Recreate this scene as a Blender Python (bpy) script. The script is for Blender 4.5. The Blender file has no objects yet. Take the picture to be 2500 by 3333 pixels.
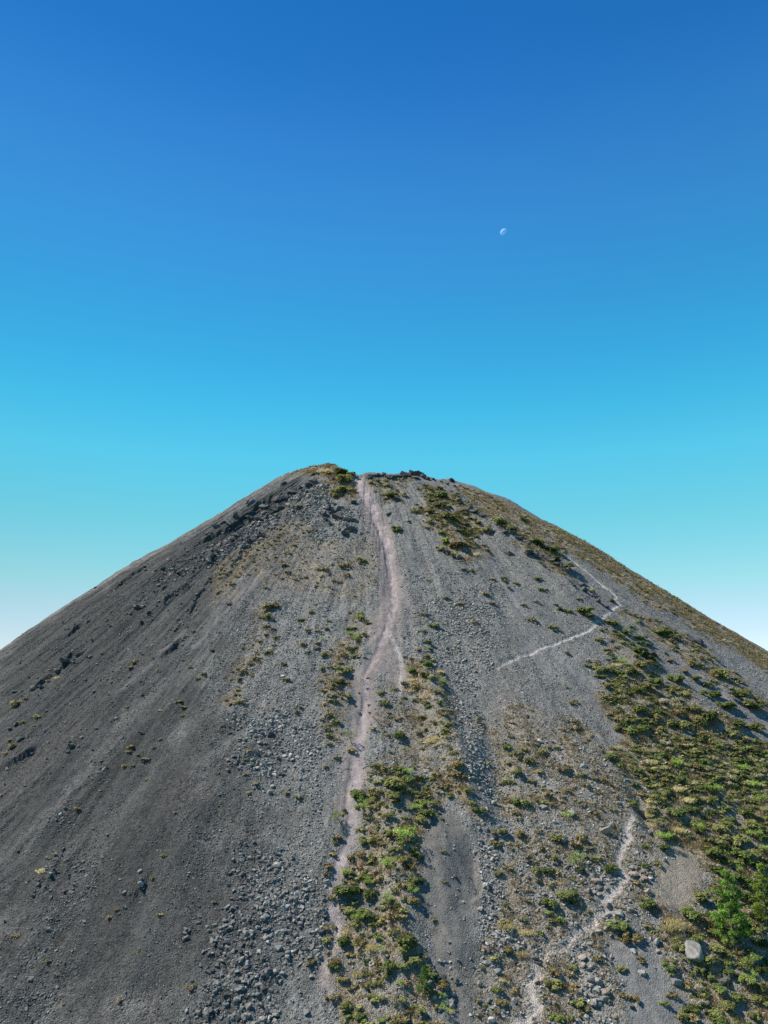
import bpy, bmesh, math, random
import numpy as np
from mathutils import Vector, Matrix

random.seed(7)
rng = np.random.default_rng(11)
SC = bpy.context.scene
COL = SC.collection

# ------------------------------------------------------------------ camera
F, CX, CY = 2380.0, 1250.0, 1666.5            # focal length and centre of the 2500 x 3333 photograph, in pixels
PITCH = math.radians(11.3)
FW = np.array([0, math.cos(PITCH), math.sin(PITCH)])
UP = np.array([0, -math.sin(PITCH), math.cos(PITCH)])
cam = bpy.data.cameras.new('camera')
cam.sensor_fit = 'VERTICAL'
cam.sensor_height = 36.0
cam.lens = 36.0 * F / 3333.0
cam.clip_start = 1.0
cam.clip_end = 200000.0
camo = bpy.data.objects.new('camera', cam)
COL.objects.link(camo)
camo.rotation_euler = (math.pi / 2 + PITCH, 0, 0)
SC.camera = camo

# ------------------------------------------------------------------ sun and sky
SUN_EL, SUN_BACK = math.radians(53), math.radians(10)     # the sun stands to the side and a little beyond the cone
SUN = Vector((-math.cos(SUN_EL) * math.cos(SUN_BACK), math.cos(SUN_EL) * math.sin(SUN_BACK), math.sin(SUN_EL)))
sl = bpy.data.lights.new('sun', 'SUN')
sl.energy = 5.0
sl.angle = math.radians(0.5)
sl.color = (1.0, 0.93, 0.83)
so = bpy.data.objects.new('sun', sl)
so.rotation_euler = SUN.to_track_quat('Z', 'Y').to_euler()
so.location = SUN * 400
COL.objects.link(so)

w = bpy.data.worlds.new('World')
SC.world = w
w.use_nodes = True
nt = w.node_tree
nt.nodes.clear()
N = nt.nodes.new
sky = N('ShaderNodeTexSky')
sky.sky_type = 'NISHITA'
sky.sun_disc = False
sky.sun_elevation = SUN_EL
sky.sun_rotation = math.atan2(SUN.x, SUN.y)
sky.altitude = 1800
sky.air_density = 1.0
sky.dust_density = 0.3
sky.ozone_density = 3.0
bg = N('ShaderNodeBackground')
bg.inputs['Strength'].default_value = 0.07
tc = N('ShaderNodeTexCoord')
sep = N('ShaderNodeSeparateXYZ')
nt.links.new(tc.outputs['Generated'], sep.inputs[0])
# colour grade of the clear sky by height above the horizon (sine of elevation, gain of red, green, blue)
NISH = [(.015, .5, .62, .65), (.033, .5, .66, .72), (.07, .416, .595, .727), (.107, .322, .496, .695), (.162, .238, .39, .619), (.234, .179, .305, .528), (.272, .15, .258, .463), (.304, .139, .24, .437), (.381, .118, .205, .389), (.453, .104, .183, .354), (.52, .096, .169, .331), (.58, .09, .158, .315), (.634, .085, .15, .301), (.681, .082, .146, .293), (.721, .08, .142, .286), (1.0, .075, .135, .275)]
SEEN = [(0, .55, .80, 1.10), (.034, .56, .81, 1.02), (.07, .49, .80, .92), (.107, .35, .775, .87), (.185, .185, .69, .85), (.264, .104, .605, .865), (.324, .062, .515, .83), (.381, .047, .425, .785), (.453, .042, .345, .728), (.494, .043, .312, .708), (.532, .043, .285, .688), (.568, .039, .258, .662), (.608, .033, .227, .631), (.651, .024, .195, .590), (.681, .019, .178, .556), (.723, .015, .165, .525), (1.0, .012, .12, .42)]
ramp = N('ShaderNodeValToRGB')
na, sa_ = np.array(NISH), np.array(SEEN)
el = ramp.color_ramp.elements
while len(el) < len(SEEN): el.new(.5)
for e_, row in zip(list(el), SEEN): e_.position = row[0]
for e_ in el:
    g_ = [np.interp(e_.position, sa_[:, 0], sa_[:, c_]) / np.interp(e_.position, na[:, 0], na[:, c_]) / 3.0 for c_ in (1, 2, 3)]
    e_.color = (*g_, 1)
nt.links.new(sep.outputs['Z'], ramp.inputs[0])
side = N('ShaderNodeMath'); side.operation = 'MULTIPLY_ADD'; side.inputs[2].default_value = 3.0
bend = N('ShaderNodeMath'); bend.operation = 'MULTIPLY_ADD'; bend.inputs[1].default_value = -.30 * 3; bend.inputs[2].default_value = .29 * 3
nt.links.new(sep.outputs['X'], bend.inputs[0]); nt.links.new(sep.outputs['X'], side.inputs[0]); nt.links.new(bend.outputs[0], side.inputs[1])
mul = N('ShaderNodeVectorMath'); mul.operation = 'MULTIPLY'
nt.links.new(sky.outputs[0], mul.inputs[0]); nt.links.new(ramp.outputs[0], mul.inputs[1])
scl = N('ShaderNodeVectorMath'); scl.operation = 'SCALE'
nt.links.new(mul.outputs[0], scl.inputs[0]); nt.links.new(side.outputs[0], scl.inputs['Scale'])
nt.links.new(scl.outputs[0], bg.inputs['Color'])
out = N('ShaderNodeOutputWorld')
nt.links.new(bg.outputs[0], out.inputs['Surface'])
SC.view_settings.view_transform = 'Standard'
SC.view_settings.look = 'None'
SC.view_settings.exposure = 0.51
SC.view_settings.gamma = 1.0
SC.cycles.use_denoising = False
SC.cycles.max_bounces = 4
SC.cycles.diffuse_bounces = 2
SC.cycles.transparent_max_bounces = 8

# ------------------------------------------------------------------ helpers
def tag(o, label=None, cat=None, group=None, kind=None):
    if label: o['label'] = label
    if cat: o['category'] = cat
    if group: o['group'] = group
    if kind: o['kind'] = kind
    return o

def ss(a, b, x):
    u = np.clip((x - a) / (b - a), 0, 1)
    return u * u * (3 - 2 * u)

def hash2(ix, iy, seed):
    h = (ix.astype(np.int64) * 374761393 + iy.astype(np.int64) * 668265263 + seed * 974634777) & 0xffffffff
    h = ((h ^ (h >> 13)) * 1274126177) & 0xffffffff
    return (h ^ (h >> 16)) & 0xffffffff

def perlin(x, y, seed=0):
    x0 = np.floor(x); y0 = np.floor(y)
    fx = x - x0; fy = y - y0
    ix = x0.astype(np.int64); iy = y0.astype(np.int64)
    def g(dx, dy):
        a = hash2(ix + dx, iy + dy, seed) * (2 * math.pi / 4294967296.0)
        return np.cos(a) * (fx - dx) + np.sin(a) * (fy - dy)
    u = fx * fx * fx * (fx * (fx * 6 - 15) + 10); v = fy * fy * fy * (fy * (fy * 6 - 15) + 10)
    a = g(0, 0); a += (g(1, 0) - a) * u
    b = g(0, 1); b += (g(1, 1) - b) * u
    return (a + (b - a) * v) * 1.5

def fbm(x, y, seed, octs=3):
    s = 0; amp = 1.0
    for k in range(octs):
        s = s + amp * perlin(x * 2 ** k + 13.7 * k, y * 2 ** k - 7.1 * k, seed + k)
        amp *= 0.5
    return s

# ------------------------------------------------------------------ the cone: base surface
AX = np.array([-4.17, 250.0, 81.68])          # virtual apex of the cone
SLOPE = 0.72
RK = np.linspace(0, 230, 24)
DL = np.array([0, -.75, -1.5, -1.65, -1.18, -.63, -.32, -.85, -1.6, -1.4, -.8, .02, .6, 0, 0, 0, 0, 0, 0, 0, 0, 0, 0, 0])
DR = np.array([0, .7, 1.39, 2.09, -.46, -2.36, -2.9, -4.3, -4.8, -4.5, -4.6, -4.7, -5.0, -5.2, -5, -4.8, -4.5, -4, -3.5, -3, -2, -1, 0, 0])
RIMT = np.array([(-270, 38), (-180, 36), (-165, 33.5), (-150, 34.5), (-145, 35.5), (-140, 34.5), (-135, 33.5), (-125, 33), (-115, 32.5), (-110, 33),
    (-105, 35.5), (-100, 37.5), (-95, 39.5), (-90, 38), (-80, 38.5), (-75, 37.5), (-65, 35.5), (-60, 39), (-50, 37), (-45, 35.5), (-35, 32), (-25, 33), (0, 36), (90, 38)])

def base_polar(r, deg):
    wr = ss(-90, -45, deg); wl = ss(-90, -135, deg)
    f = lambda rr: AX[2] - SLOPE * rr - wl * np.interp(rr, RK, DL) - wr * np.interp(rr, RK, DR)
    rim = np.interp(deg, RIMT[:, 0], RIMT[:, 1])
    z = f(np.maximum(r, rim))
    d = np.maximum(rim - r, 0)
    z = z - 0.05 * d - 0.45 * np.maximum(d - 4, 0) * np.exp(-np.maximum(d - 20, 0) / 14.0)
    return z

def polar(x, y):
    dx = x - AX[0]; dy = y - AX[1]
    r = np.hypot(dx, dy)
    deg = np.degrees(np.arctan2(dy, dx))
    deg = np.where(deg > 90, deg - 360, deg)
    return r, deg

def base(x, y):
    return base_polar(*polar(x, y))

def rays(px, py):
    px = np.asarray(px, float); py = np.asarray(py, float)
    return FW[None] + ((px - CX) / F)[:, None] * np.array([1., 0, 0]) + ((CY - py) / F)[:, None] * UP[None]

def P(px, py):
    """points of the photograph carried onto the cone: world x, y"""
    d = rays(px, py)
    d = d / d[:, 1:2]
    ts = np.linspace(60, 262, 505)
    n = len(d)
    hit = np.full(n, 250.0)
    prev = np.full(n, 60.0); done = np.zeros(n, bool)
    for t in ts:
        below = (d[:, 2] * t < base(d[:, 0] * t, t * np.ones(n))) & ~done
        lo = np.where(below, t - 0.4, 0); hi = np.full(n, t)
        if below.any():
            l, h = lo[below], hi[below]; dd = d[below]
            for _ in range(12):
                m = (l + h) / 2
                b = dd[:, 2] * m < base(dd[:, 0] * m, m)
                h = np.where(b, m, h); l = np.where(b, l, m)
            hit[below] = h; done |= below
    return d[:, 0] * hit, hit

def PP(pts):
    a = np.array(pts, float)
    x, y = P(a[:, 0], a[:, 1])
    return np.stack([x, y], -1)

def project(x, y, z):
    q = np.stack([x, y, z], -1)
    dz = q @ FW
    return CX + F * q[..., 0] / dz, CY - F * (q @ UP) / dz

def depth(x, y, z):
    """distance along the line of sight"""
    return y * FW[1] + z * FW[2]

def seg_dist(x, y, pts, closed=False):
    """distance to a polyline, the parameter along it and the side (sign) of the nearest segment"""
    n = len(pts) - (0 if closed else 1)
    best = np.full(x.shape, 1e9); par = np.zeros(x.shape); side = np.zeros(x.shape)
    for i in range(n):
        a = pts[i]; b = pts[(i + 1) % len(pts)]
        ab = b - a; L = ab @ ab + 1e-9
        t = np.clip(((x - a[0]) * ab[0] + (y - a[1]) * ab[1]) / L, 0, 1)
        dx = x - a[0] - t * ab[0]; dy = y - a[1] - t * ab[1]
        d = np.hypot(dx, dy)
        m = d < best
        best = np.where(m, d, best); par = np.where(m, i + t, par)
        side = np.where(m, np.sign(ab[0] * dy - ab[1] * dx), side)
    return best, par, side

def inside(x, y, pts):
    c = np.zeros(x.shape, bool)
    for i in range(len(pts)):
        a = pts[i]; b = pts[i - 1]
        if a[1] == b[1]: continue
        c ^= ((a[1] > y) != (b[1] > y)) & (x < (b[0] - a[0]) * (y - a[1]) / (b[1] - a[1]) + a[0])
    return c

def zone(x, y, pts, soft=1.5, rag=1.5):
    """soft mask of a polygon (world x, y) with a ragged edge"""
    out = np.zeros(x.shape)
    m = soft * 2 + rag * 2
    k = (x > pts[:, 0].min() - m) & (x < pts[:, 0].max() + m) & (y > pts[:, 1].min() - m) & (y < pts[:, 1].max() + m)
    if not k.any(): return out
    xx, yy = x[k], y[k]
    d, _, _ = seg_dist(xx, yy, pts, True)
    d = np.where(inside(xx, yy, pts), d, -d)
    d = d + rag * fbm(xx / 5.0, yy / 5.0, 77, 3)
    out[k] = ss(-soft, soft, d)
    return out

def path_mask(x, y, pts, wid, soft=0.35, rag=0.3):
    out = np.zeros(x.shape)
    wm = max(wid) + 2
    k = (x > pts[:, 0].min() - wm) & (x < pts[:, 0].max() + wm) & (y > pts[:, 1].min() - wm) & (y < pts[:, 1].max() + wm)
    xx, yy = x[k], y[k]
    d, par, _ = seg_dist(xx, yy, pts)
    wv = np.interp(par, np.arange(len(wid)), wid)
    d = d - wv / 2 + rag * fbm(xx / 1.6, yy / 1.6, 31, 2)
    out[k] = ss(soft, -soft, d)
    return out

# ------------------------------------------------------------------ what lies where (pixels of the photograph, carried onto the cone)
Z = {k: PP(v) for k, v in dict(
    dark=[(-200, 2300), (0, 2127), (500, 1810), (900, 1585), (1000, 1560), (985, 1640), (880, 1780), (770, 1960), (730, 2150), (760, 2350), (840, 2560), (930, 2800), (960, 3050), (900, 3333), (880, 3500), (-300, 3500)],
    chute=[(1158, 1566), (1195, 1700), (1228, 1800), (1240, 1900), (1205, 2000), (1195, 2100), (1150, 2190), (1140, 2290), (1125, 2400), (1105, 2560), (1095, 2640), (1120, 2680), (1180, 2680),
           (1170, 2600), (1195, 2450), (1225, 2320), (1235, 2200), (1300, 2240), (1318, 2240), (1320, 2150), (1300, 2080), (1330, 1960), (1300, 1850), (1275, 1750), (1235, 1650), (1190, 1570)],
    talus=[(960, 1680), (1060, 1650), (1150, 1650), (1185, 1740), (1100, 1760), (1000, 1750)],
    crags=[(980, 1590), (1060, 1590), (1090, 1640), (960, 1700), (800, 1790), (640, 1850), (520, 1900), (560, 1850), (760, 1740), (900, 1640)],
    scree=[(720, 1960), (1090, 1960), (1080, 2500), (1060, 2900), (900, 3150), (640, 2950), (600, 2700), (650, 2300)],
    heap=[(770, 2800), (930, 2830), (1010, 2950), (1000, 3080), (905, 3220), (900, 3400), (600, 3400), (690, 3150), (650, 3040), (790, 2950)],
    rubble=[(760, 2330), (1000, 2330), (1030, 2500), (900, 2560), (760, 2520)],
    channel=[(1400, 1960), (1600, 1990), (1590, 2150), (1530, 2250), (1560, 2450), (1610, 2560), (1640, 2750), (1600, 2900), (1690, 3050), (1560, 3060), (1550, 2900), (1560, 2740), (1500, 2500), (1450, 2250)],
    blocks=[(1880, 2770), (2130, 2800), (2130, 2900), (2000, 3000), (1880, 2980)],
    low_blocks=[(1870, 3100), (1960, 3080), (2000, 3200), (2000, 3400), (1890, 3400)],
    gully_blocks=[(1380, 3180), (1470, 3160), (1480, 3260), (1440, 3330)],
    stony=[(1560, 2400), (1900, 2420), (2100, 2560), (2120, 3000), (1950, 3400), (1500, 3400), (1560, 3000), (1660, 2800)],
    left_streak=[(200, 2650), (330, 2690), (300, 2900), (160, 3333), (0, 3400), (0, 3200), (110, 2950)],
    mound=[(1390, 2680), (1470, 2650), (1540, 2740), (1570, 2900), (1555, 3050), (1545, 3400), (1485, 3400), (1470, 3260), (1395, 3140), (1362, 3000), (1368, 2850)],
    clearing=[(2200, 2720), (2290, 2740), (2310, 2830), (2270, 2900), (2240, 2960), (2150, 2985), (2130, 2900), (2150, 2820)],
    grey_low=[(1960, 3050), (2120, 3060), (2190, 3200), (2330, 3333), (2330, 3420), (1990, 3420), (2040, 3250)],
    v_right=[(1950, 2170), (2070, 2160), (2180, 2230), (2330, 2340), (2420, 2400), (2640, 2480), (2700, 3450), (2230, 3420), (2180, 3210), (2130, 3050), (2250, 2980), (2330, 2850), (2290, 2720), (2180, 2720), (2100, 2600), (2020, 2450), (2000, 2330)],
    v_right_top=[(2010, 2000), (2200, 2130), (2420, 2280), (2700, 2480), (2700, 2420), (2480, 2270), (2250, 2080), (2080, 1990)],
    v_spine=[(1330, 2150), (1400, 2140), (1450, 2240), (1500, 2400), (1545, 2560), (1570, 2680), (1530, 2700), (1440, 2520), (1370, 2340), (1310, 2240)],
    v_trail=[(1150, 1985), (1195, 2000), (1190, 2080), (1140, 2190), (1125, 2300), (1110, 2400), (1060, 2400), (1050, 2250), (1090, 2100)],
    v_low=[(1170, 2570), (1300, 2500), (1430, 2640), (1375, 2720), (1365, 2900), (1345, 3050), (1390, 3180), (1460, 3400), (1130, 3400), (1110, 3150), (1130, 3000), (1120, 2900), (1165, 2780), (1175, 2700)],
    v_mid=[(1300, 2220), (1380, 2330), (1450, 2520), (1440, 2650), (1280, 2600), (1230, 2450), (1240, 2350)],
    v_dome=[(960, 1540), (1060, 1515), (1140, 1545), (1165, 1570), (1150, 1630), (1070, 1620), (1050, 1570)],
    v_rim=[(1190, 1560), (1330, 1565), (1300, 1640), (1260, 1640), (1200, 1600)],
    v_upper=[(1375, 1600), (1450, 1585), (1500, 1650), (1570, 1720), (1570, 1800), (1590, 1850), (1500, 1830), (1430, 1760), (1370, 1680)],
    v_flank=[(1490, 1575), (1700, 1665), (1900, 1765), (2100, 1890), (2300, 2010), (2560, 2160), (2560, 2230), (2300, 2070), (2100, 1960), (1980, 1880), (1840, 1790), (1800, 1820), (1870, 1910), (1830, 1890), (1700, 1820), (1640, 1740), (1550, 1670)],
    v_path=[(1940, 2040), (2030, 2060), (2110, 2120), (2130, 2190), (2070, 2170), (1980, 2110)],
    v_talus=[(880, 1720), (1100, 1760), (1230, 1760), (1230, 1900), (1180, 1960), (900, 1900), (780, 1860)],
    v_left=[(860, 1960), (900, 1960), (900, 2080), (850, 2200), (760, 2300), (720, 2300), (800, 2150)],
    v_crag=[(700, 1850), (900, 1720), (1060, 1680), (1000, 1740), (840, 1830), (760, 1960), (700, 1960)],
    v_stony=[(1560, 2300), (1900, 2350), (2050, 2450), (2140, 2650), (2120, 2960), (1960, 3080), (2100, 3400), (1480, 3400), (1560, 3050), (1650, 2850), (1640, 2600)],
).items()}

def wpx(pts, wid):
    """pixel widths of a path turned into metres"""
    z = base(pts[:, 0], pts[:, 1])
    dist = depth(pts[:, 0], pts[:, 1], z)
    return np.array(wid) * dist / F

TR = [(1165, 1556, 30), (1190, 1610, 45), (1215, 1655, 42), (1240, 1700, 40), (1262, 1760, 34), (1272, 1830, 30), (1284, 1900, 26), (1282, 1960, 22), (1266, 2030, 24), (1245, 2090, 24), (1212, 2150, 16), (1190, 2190, 14),
      (1188, 2240, 18), (1188, 2300, 26), (1176, 2380, 36), (1166, 2450, 42), (1157, 2530, 50), (1142, 2590, 50), (1144, 2650, 28), (1146, 2705, 34), (1128, 2750, 36), (1108, 2800, 40), (1093, 2850, 36), (1082, 2885, 36), (1096, 2935, 22),
      (1080, 2970, 30), (1102, 3020, 20), (1096, 3060, 18), (1080, 3100, 26), (1060, 3145, 40), (1060, 3190, 34), (1075, 3240, 20)]
T1 = PP([t[:2] for t in TR]); T1w = wpx(T1, [t[2] for t in TR])
TB = [(1274, 2070, 8), (1292, 2110, 9), (1304, 2140, 9), (1309, 2180, 11), (1304, 2215, 12), (1303, 2260, 8)]
T2 = PP([t[:2] for t in TB]); T2w = wpx(T2, [t[2] for t in TB])
TC = [(1842, 1804, 5), (1884, 1842, 6), (1922, 1872, 7), (1950, 1894, 8), (1979, 1916, 8), (2006, 1938, 8), (1999, 1950, 7), (2019, 1968, 8), (2003, 1981, 8), (1975, 2003, 8), (1962, 2020, 7), (1943, 2033, 8), (1918, 2053, 8), (1863, 2072, 8),
      (1800, 2093, 8), (1750, 2113, 8), (1700, 2138, 7), (1660, 2160, 7), (1622, 2186, 6)]
T3 = PP([t[:2] for t in TC]); T3w = wpx(T3, [t[2] for t in TC])
TD = [(2055, 2655, 14), (2036, 2690, 18), (2046, 2719, 22), (2024, 2745, 18), (2010, 2785, 14), (2012, 2800, 10), (2038, 2850, 14), (2008, 2894, 18), (1966, 2926, 26), (1980, 2950, 20), (1948, 2977, 16), (1927, 3002, 14), (1890, 3013, 12), (1872, 3039, 12), (1844, 3068, 11), (1807, 3087, 11), (1775, 3101, 10), (1750, 3115, 10),
      (1736, 3136, 14), (1753, 3160, 18), (1739, 3184, 18), (1716, 3201, 22), (1732, 3220, 16), (1736, 3246, 18), (1756, 3272, 20), (1736, 3299, 16), (1690, 3321, 20), (1650, 3350, 20)]
T4 = PP([t[:2] for t in TD]); T4w = wpx(T4, [t[2] for t in TD])
# faint lines of loose, paler ash running down the slope
STREAKS = [([(1600, 1960), (1700, 2080), (1760, 2160)], 10), ([(1700, 1990), (1790, 2080), (1900, 2250), (1970, 2340), (2010, 2400)], 26), ([(1840, 1870), (1960, 1990), (2060, 2080)], 14),
           ([(2040, 2010), (2160, 2100), (2300, 2230), (2420, 2300), (2520, 2370)], 26), ([(2270, 2075), (2350, 2130), (2430, 2190), (2540, 2270)], 18), ([(1330, 1940), (1334, 2030)], 8),
           ([(1560, 1780), (1620, 1870), (1690, 1960)], 20), ([(1310, 1640), (1318, 1700), (1335, 1800)], 8), ([(1140, 1850), (1120, 1920), (1115, 2000)], 14), ([(860, 1860), (760, 1960), (640, 2100)], 24),
           ([(600, 2060), (480, 2180), (400, 2250)], 14), ([(1450, 3060), (1420, 2950)], 20), ([(2160, 2150), (2230, 2210), (2380, 2290)], 12), ([(1900, 2200), (1960, 2300), (2030, 2420)], 22)]
STREAKS = [(PP(a), wpx(PP(a), [b] * len(a))) for a, b in STREAKS]
BANDS = [([(900, 1800), (760, 1990), (560, 2200), (330, 2450), (60, 2740)], 95, (.108, .109, .104), .75), ([(470, 2560), (280, 2790), (90, 3020)], 70, (.098, .097, .094), .65), ([(560, 2030), (430, 2120), (330, 2200)], 40, (.105, .104, .1), .6),
         ([(660, 2380), (500, 2660), (380, 2960), (300, 3333)], 120, (.043, .0435, .042), .75), ([(420, 2030), (230, 2240), (30, 2480)], 90, (.044, .0445, .043), .6), ([(240, 2480), (90, 2660), (-40, 2820)], 70, (.042, .0425, .041), .6), ([(860, 2480), (760, 2650), (640, 2900)], 80, (.062, .062, .06), .6),
         ([(760, 1850), (640, 1980), (500, 2130)], 60, (.06, .0595, .057), .6), ([(640, 2950), (560, 3150), (500, 3333)], 70, (.085, .077, .07), .6), ([(980, 1760), (940, 1860), (900, 1980)], 60, (.12, .115, .108), .4)]
BANDS = [(PP(a), wpx(PP(a), [b] * len(a)), c_, d_) for a, b, c_, d_ in BANDS]
LEDGES = [([(1060, 1585), (980, 1595), (930, 1620), (850, 1650), (760, 1725), (640, 1790), (560, 1830)], 1.3, 7), ([(500, 1830), (420, 1880), (330, 1950)], .9, 5), ([(640, 1880), (560, 1940), (500, 2000)], .8, 4), ([(760, 1760), (690, 1830), (620, 1870)], .9, 4), ([(620, 2060), (540, 2130), (480, 2170)], .6, 4), ([(330, 2010), (250, 2060), (170, 2120)], .8, 4), ([(860, 1720), (790, 1800), (740, 1870)], .8, 3), ([(150, 2420), (60, 2470), (-20, 2510)], .9, 4), ([(560, 1900), (470, 1950)], .7, 4), ([(270, 2115), (230, 2150), (190, 2195), (110, 2250), (40, 2290)], .9, 5),
          ([(480, 1970), (420, 2000), (400, 2020)], .6, 4), ([(195, 2760), (165, 2850), (105, 2940)], .5, 3), ([(260, 2420), (200, 2460)], .4, 4), ([(700, 1850), (640, 1960), (560, 2080)], .5, 6), ([(340, 2480), (210, 2640)], .35, 5), ([(470, 2860), (430, 2960)], .3, 3), ([(1535, 2720), (1560, 2830), (1555, 2960)], -.9, 3)]
LEDGES = [(PP(a), h, l) for a, h, l in LEDGES]
RIDGES = [([(1360, 2160), (1420, 2290), (1490, 2480), (1550, 2680)], 1.5, 2.6), ([(1270, 2560), (1310, 2750), (1310, 2950), (1300, 3100), (1360, 3330)], 1.3, 3.0), ([(1080, 2100), (1100, 2400)], .5, 3), ([(1450, 2700), (1440, 2950), (1500, 3200)], .9, 2.5), ([(1600, 2380), (1620, 2600)], -1.0, 2.5), ([(2060, 2560), (2110, 2680), (2120, 2720)], -1.1, 1.2), ([(1940, 2070), (2080, 2160), (2130, 2200)], 1.2, 3), ([(1500, 2650), (1545, 2720)], .6, 1.5),
          ([(2200, 2240), (2320, 2330), (2430, 2420)], 1.4, 2.5), ([(1380, 1620), (1480, 1760), (1580, 1840)], 1.2, 4), ([(1440, 1610), (1560, 1700), (1800, 1880), (1900, 2000)], 1.5, 5), ([(1240, 1680), (1272, 1830), (1280, 1950)], -.9, 2.5)]
RIDGES = [(PP(a), h, l) for a, h, l in RIDGES]

def relief(x, y, r, deg):
    """height added to the plain cone"""
    k = np.radians(deg)
    fade = ss(22, 50, r)
    s = k * 60.0
    h = (0.75 + .5 * ss(-95, -125, deg)) * fbm(s / 9.0, r / 70.0, 3, 3) * fade
    left = ss(-95, -125, deg)
    h = h + (0.22 + 0.16 * left) * fbm(k * 130 / 3.2, r / 14.0, 5, 3) * fade
    h = h + 0.30 * fbm(x / 6.0, y / 6.0, 9, 3)
    rid = 1 - np.abs(fbm(k * 130 / 6.0, r / 16.0, 15, 2))
    h = h + (.48 * left + .08) * (rid - .6) * fade
    h = h + (.06 + .16 * left) * fbm(k * 130 / 1.1, r / 9.0, 17, 2) * fade
    rough = 0.35 + 0.65 * ss(-.1, .5, fbm(x / 14., y / 14., 19, 2))
    h = h + 0.17 * rough * fbm(x / 1.5, y / 1.5, 21, 2) + .05 * perlin(x / .55, y / .55, 27)
    for pts, hh, ln in LEDGES:
        kk = (x > pts[:, 0].min() - 4 * ln) & (x < pts[:, 0].max() + 4 * ln) & (y > pts[:, 1].min() - 4 * ln) & (y < pts[:, 1].max() + 4 * ln)
        if not kk.any(): continue
        xx, yy = x[kk], y[kk]
        d, par, side = seg_dist(xx, yy, pts)
        sd = d * side + 0.9 * fbm(xx / 3., yy / 3., 41, 3)          # >0 on one side of the line, as drawn
        n = len(pts) - 1
        endf = ss(0, .35, par / n) * ss(0, .35, 1 - par / n) + .15
        up = ss(-.25, .25, -sd) * np.exp(-np.maximum(-sd, 0) / ln)
        h[kk] += hh * endf * up * np.exp(-(np.maximum(d - 3 * ln, 0) / ln) ** 2)
    for pts, hh, ln in RIDGES:
        kk = (x > pts[:, 0].min() - 3 * ln) & (x < pts[:, 0].max() + 3 * ln) & (y > pts[:, 1].min() - 3 * ln) & (y < pts[:, 1].max() + 3 * ln)
        if not kk.any(): continue
        d, par, _ = seg_dist(x[kk], y[kk], pts)
        n = len(pts) - 1
        h[kk] += hh * np.exp(-(d / ln) ** 2) * (.4 + .6 * ss(0, .2, par / n) * ss(0, .2, 1 - par / n))
    tm = np.maximum(path_mask(x, y, T1, T1w), np.maximum(path_mask(x, y, T4, T4w), path_mask(x, y, T3, T3w)))
    h = h - 0.24 * tm + .06 * tm * perlin(x / .8, y / .8, 29)
    return h

def height(x, y):
    x = np.asarray(x, float); y = np.asarray(y, float)
    r, deg = polar(x, y)
    return base_polar(r, deg) + relief(x, y, r, deg)

# ------------------------------------------------------------------ materials
def mat(name):
    m = bpy.data.materials.new(name)
    m.use_nodes = True
    t = m.node_tree
    b = t.nodes['Principled BSDF']
    b.inputs['Roughness'].default_value = 0.95
    b.inputs['Specular IOR Level'].default_value = 0.15
    return m, t, b

def node(t, kind, **kw):
    n = t.nodes.new(kind)
    for k, v in kw.items():
        setattr(n, k, v)
    return n

def math_node(t, op, a, b=None):
    n = t.nodes.new('ShaderNodeMath'); n.operation = op
    for i, v in enumerate((a, b)):
        if v is None: continue
        if isinstance(v, (int, float)): n.inputs[i].default_value = v
        else: t.links.new(v, n.inputs[i])
    return n.outputs[0]

def maprange(t, v, a, b, c, d):
    n = t.nodes.new('ShaderNodeMapRange')
    t.links.new(v, n.inputs[0])
    for i, q in enumerate((a, b, c, d)): n.inputs[i + 1].default_value = q
    return n.outputs[0]

def scale_color(t, col, fac):
    n = t.nodes.new('ShaderNodeVectorMath'); n.operation = 'SCALE'
    t.links.new(col, n.inputs[0]); t.links.new(fac, n.inputs['Scale'])
    return n.outputs[0]

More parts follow.
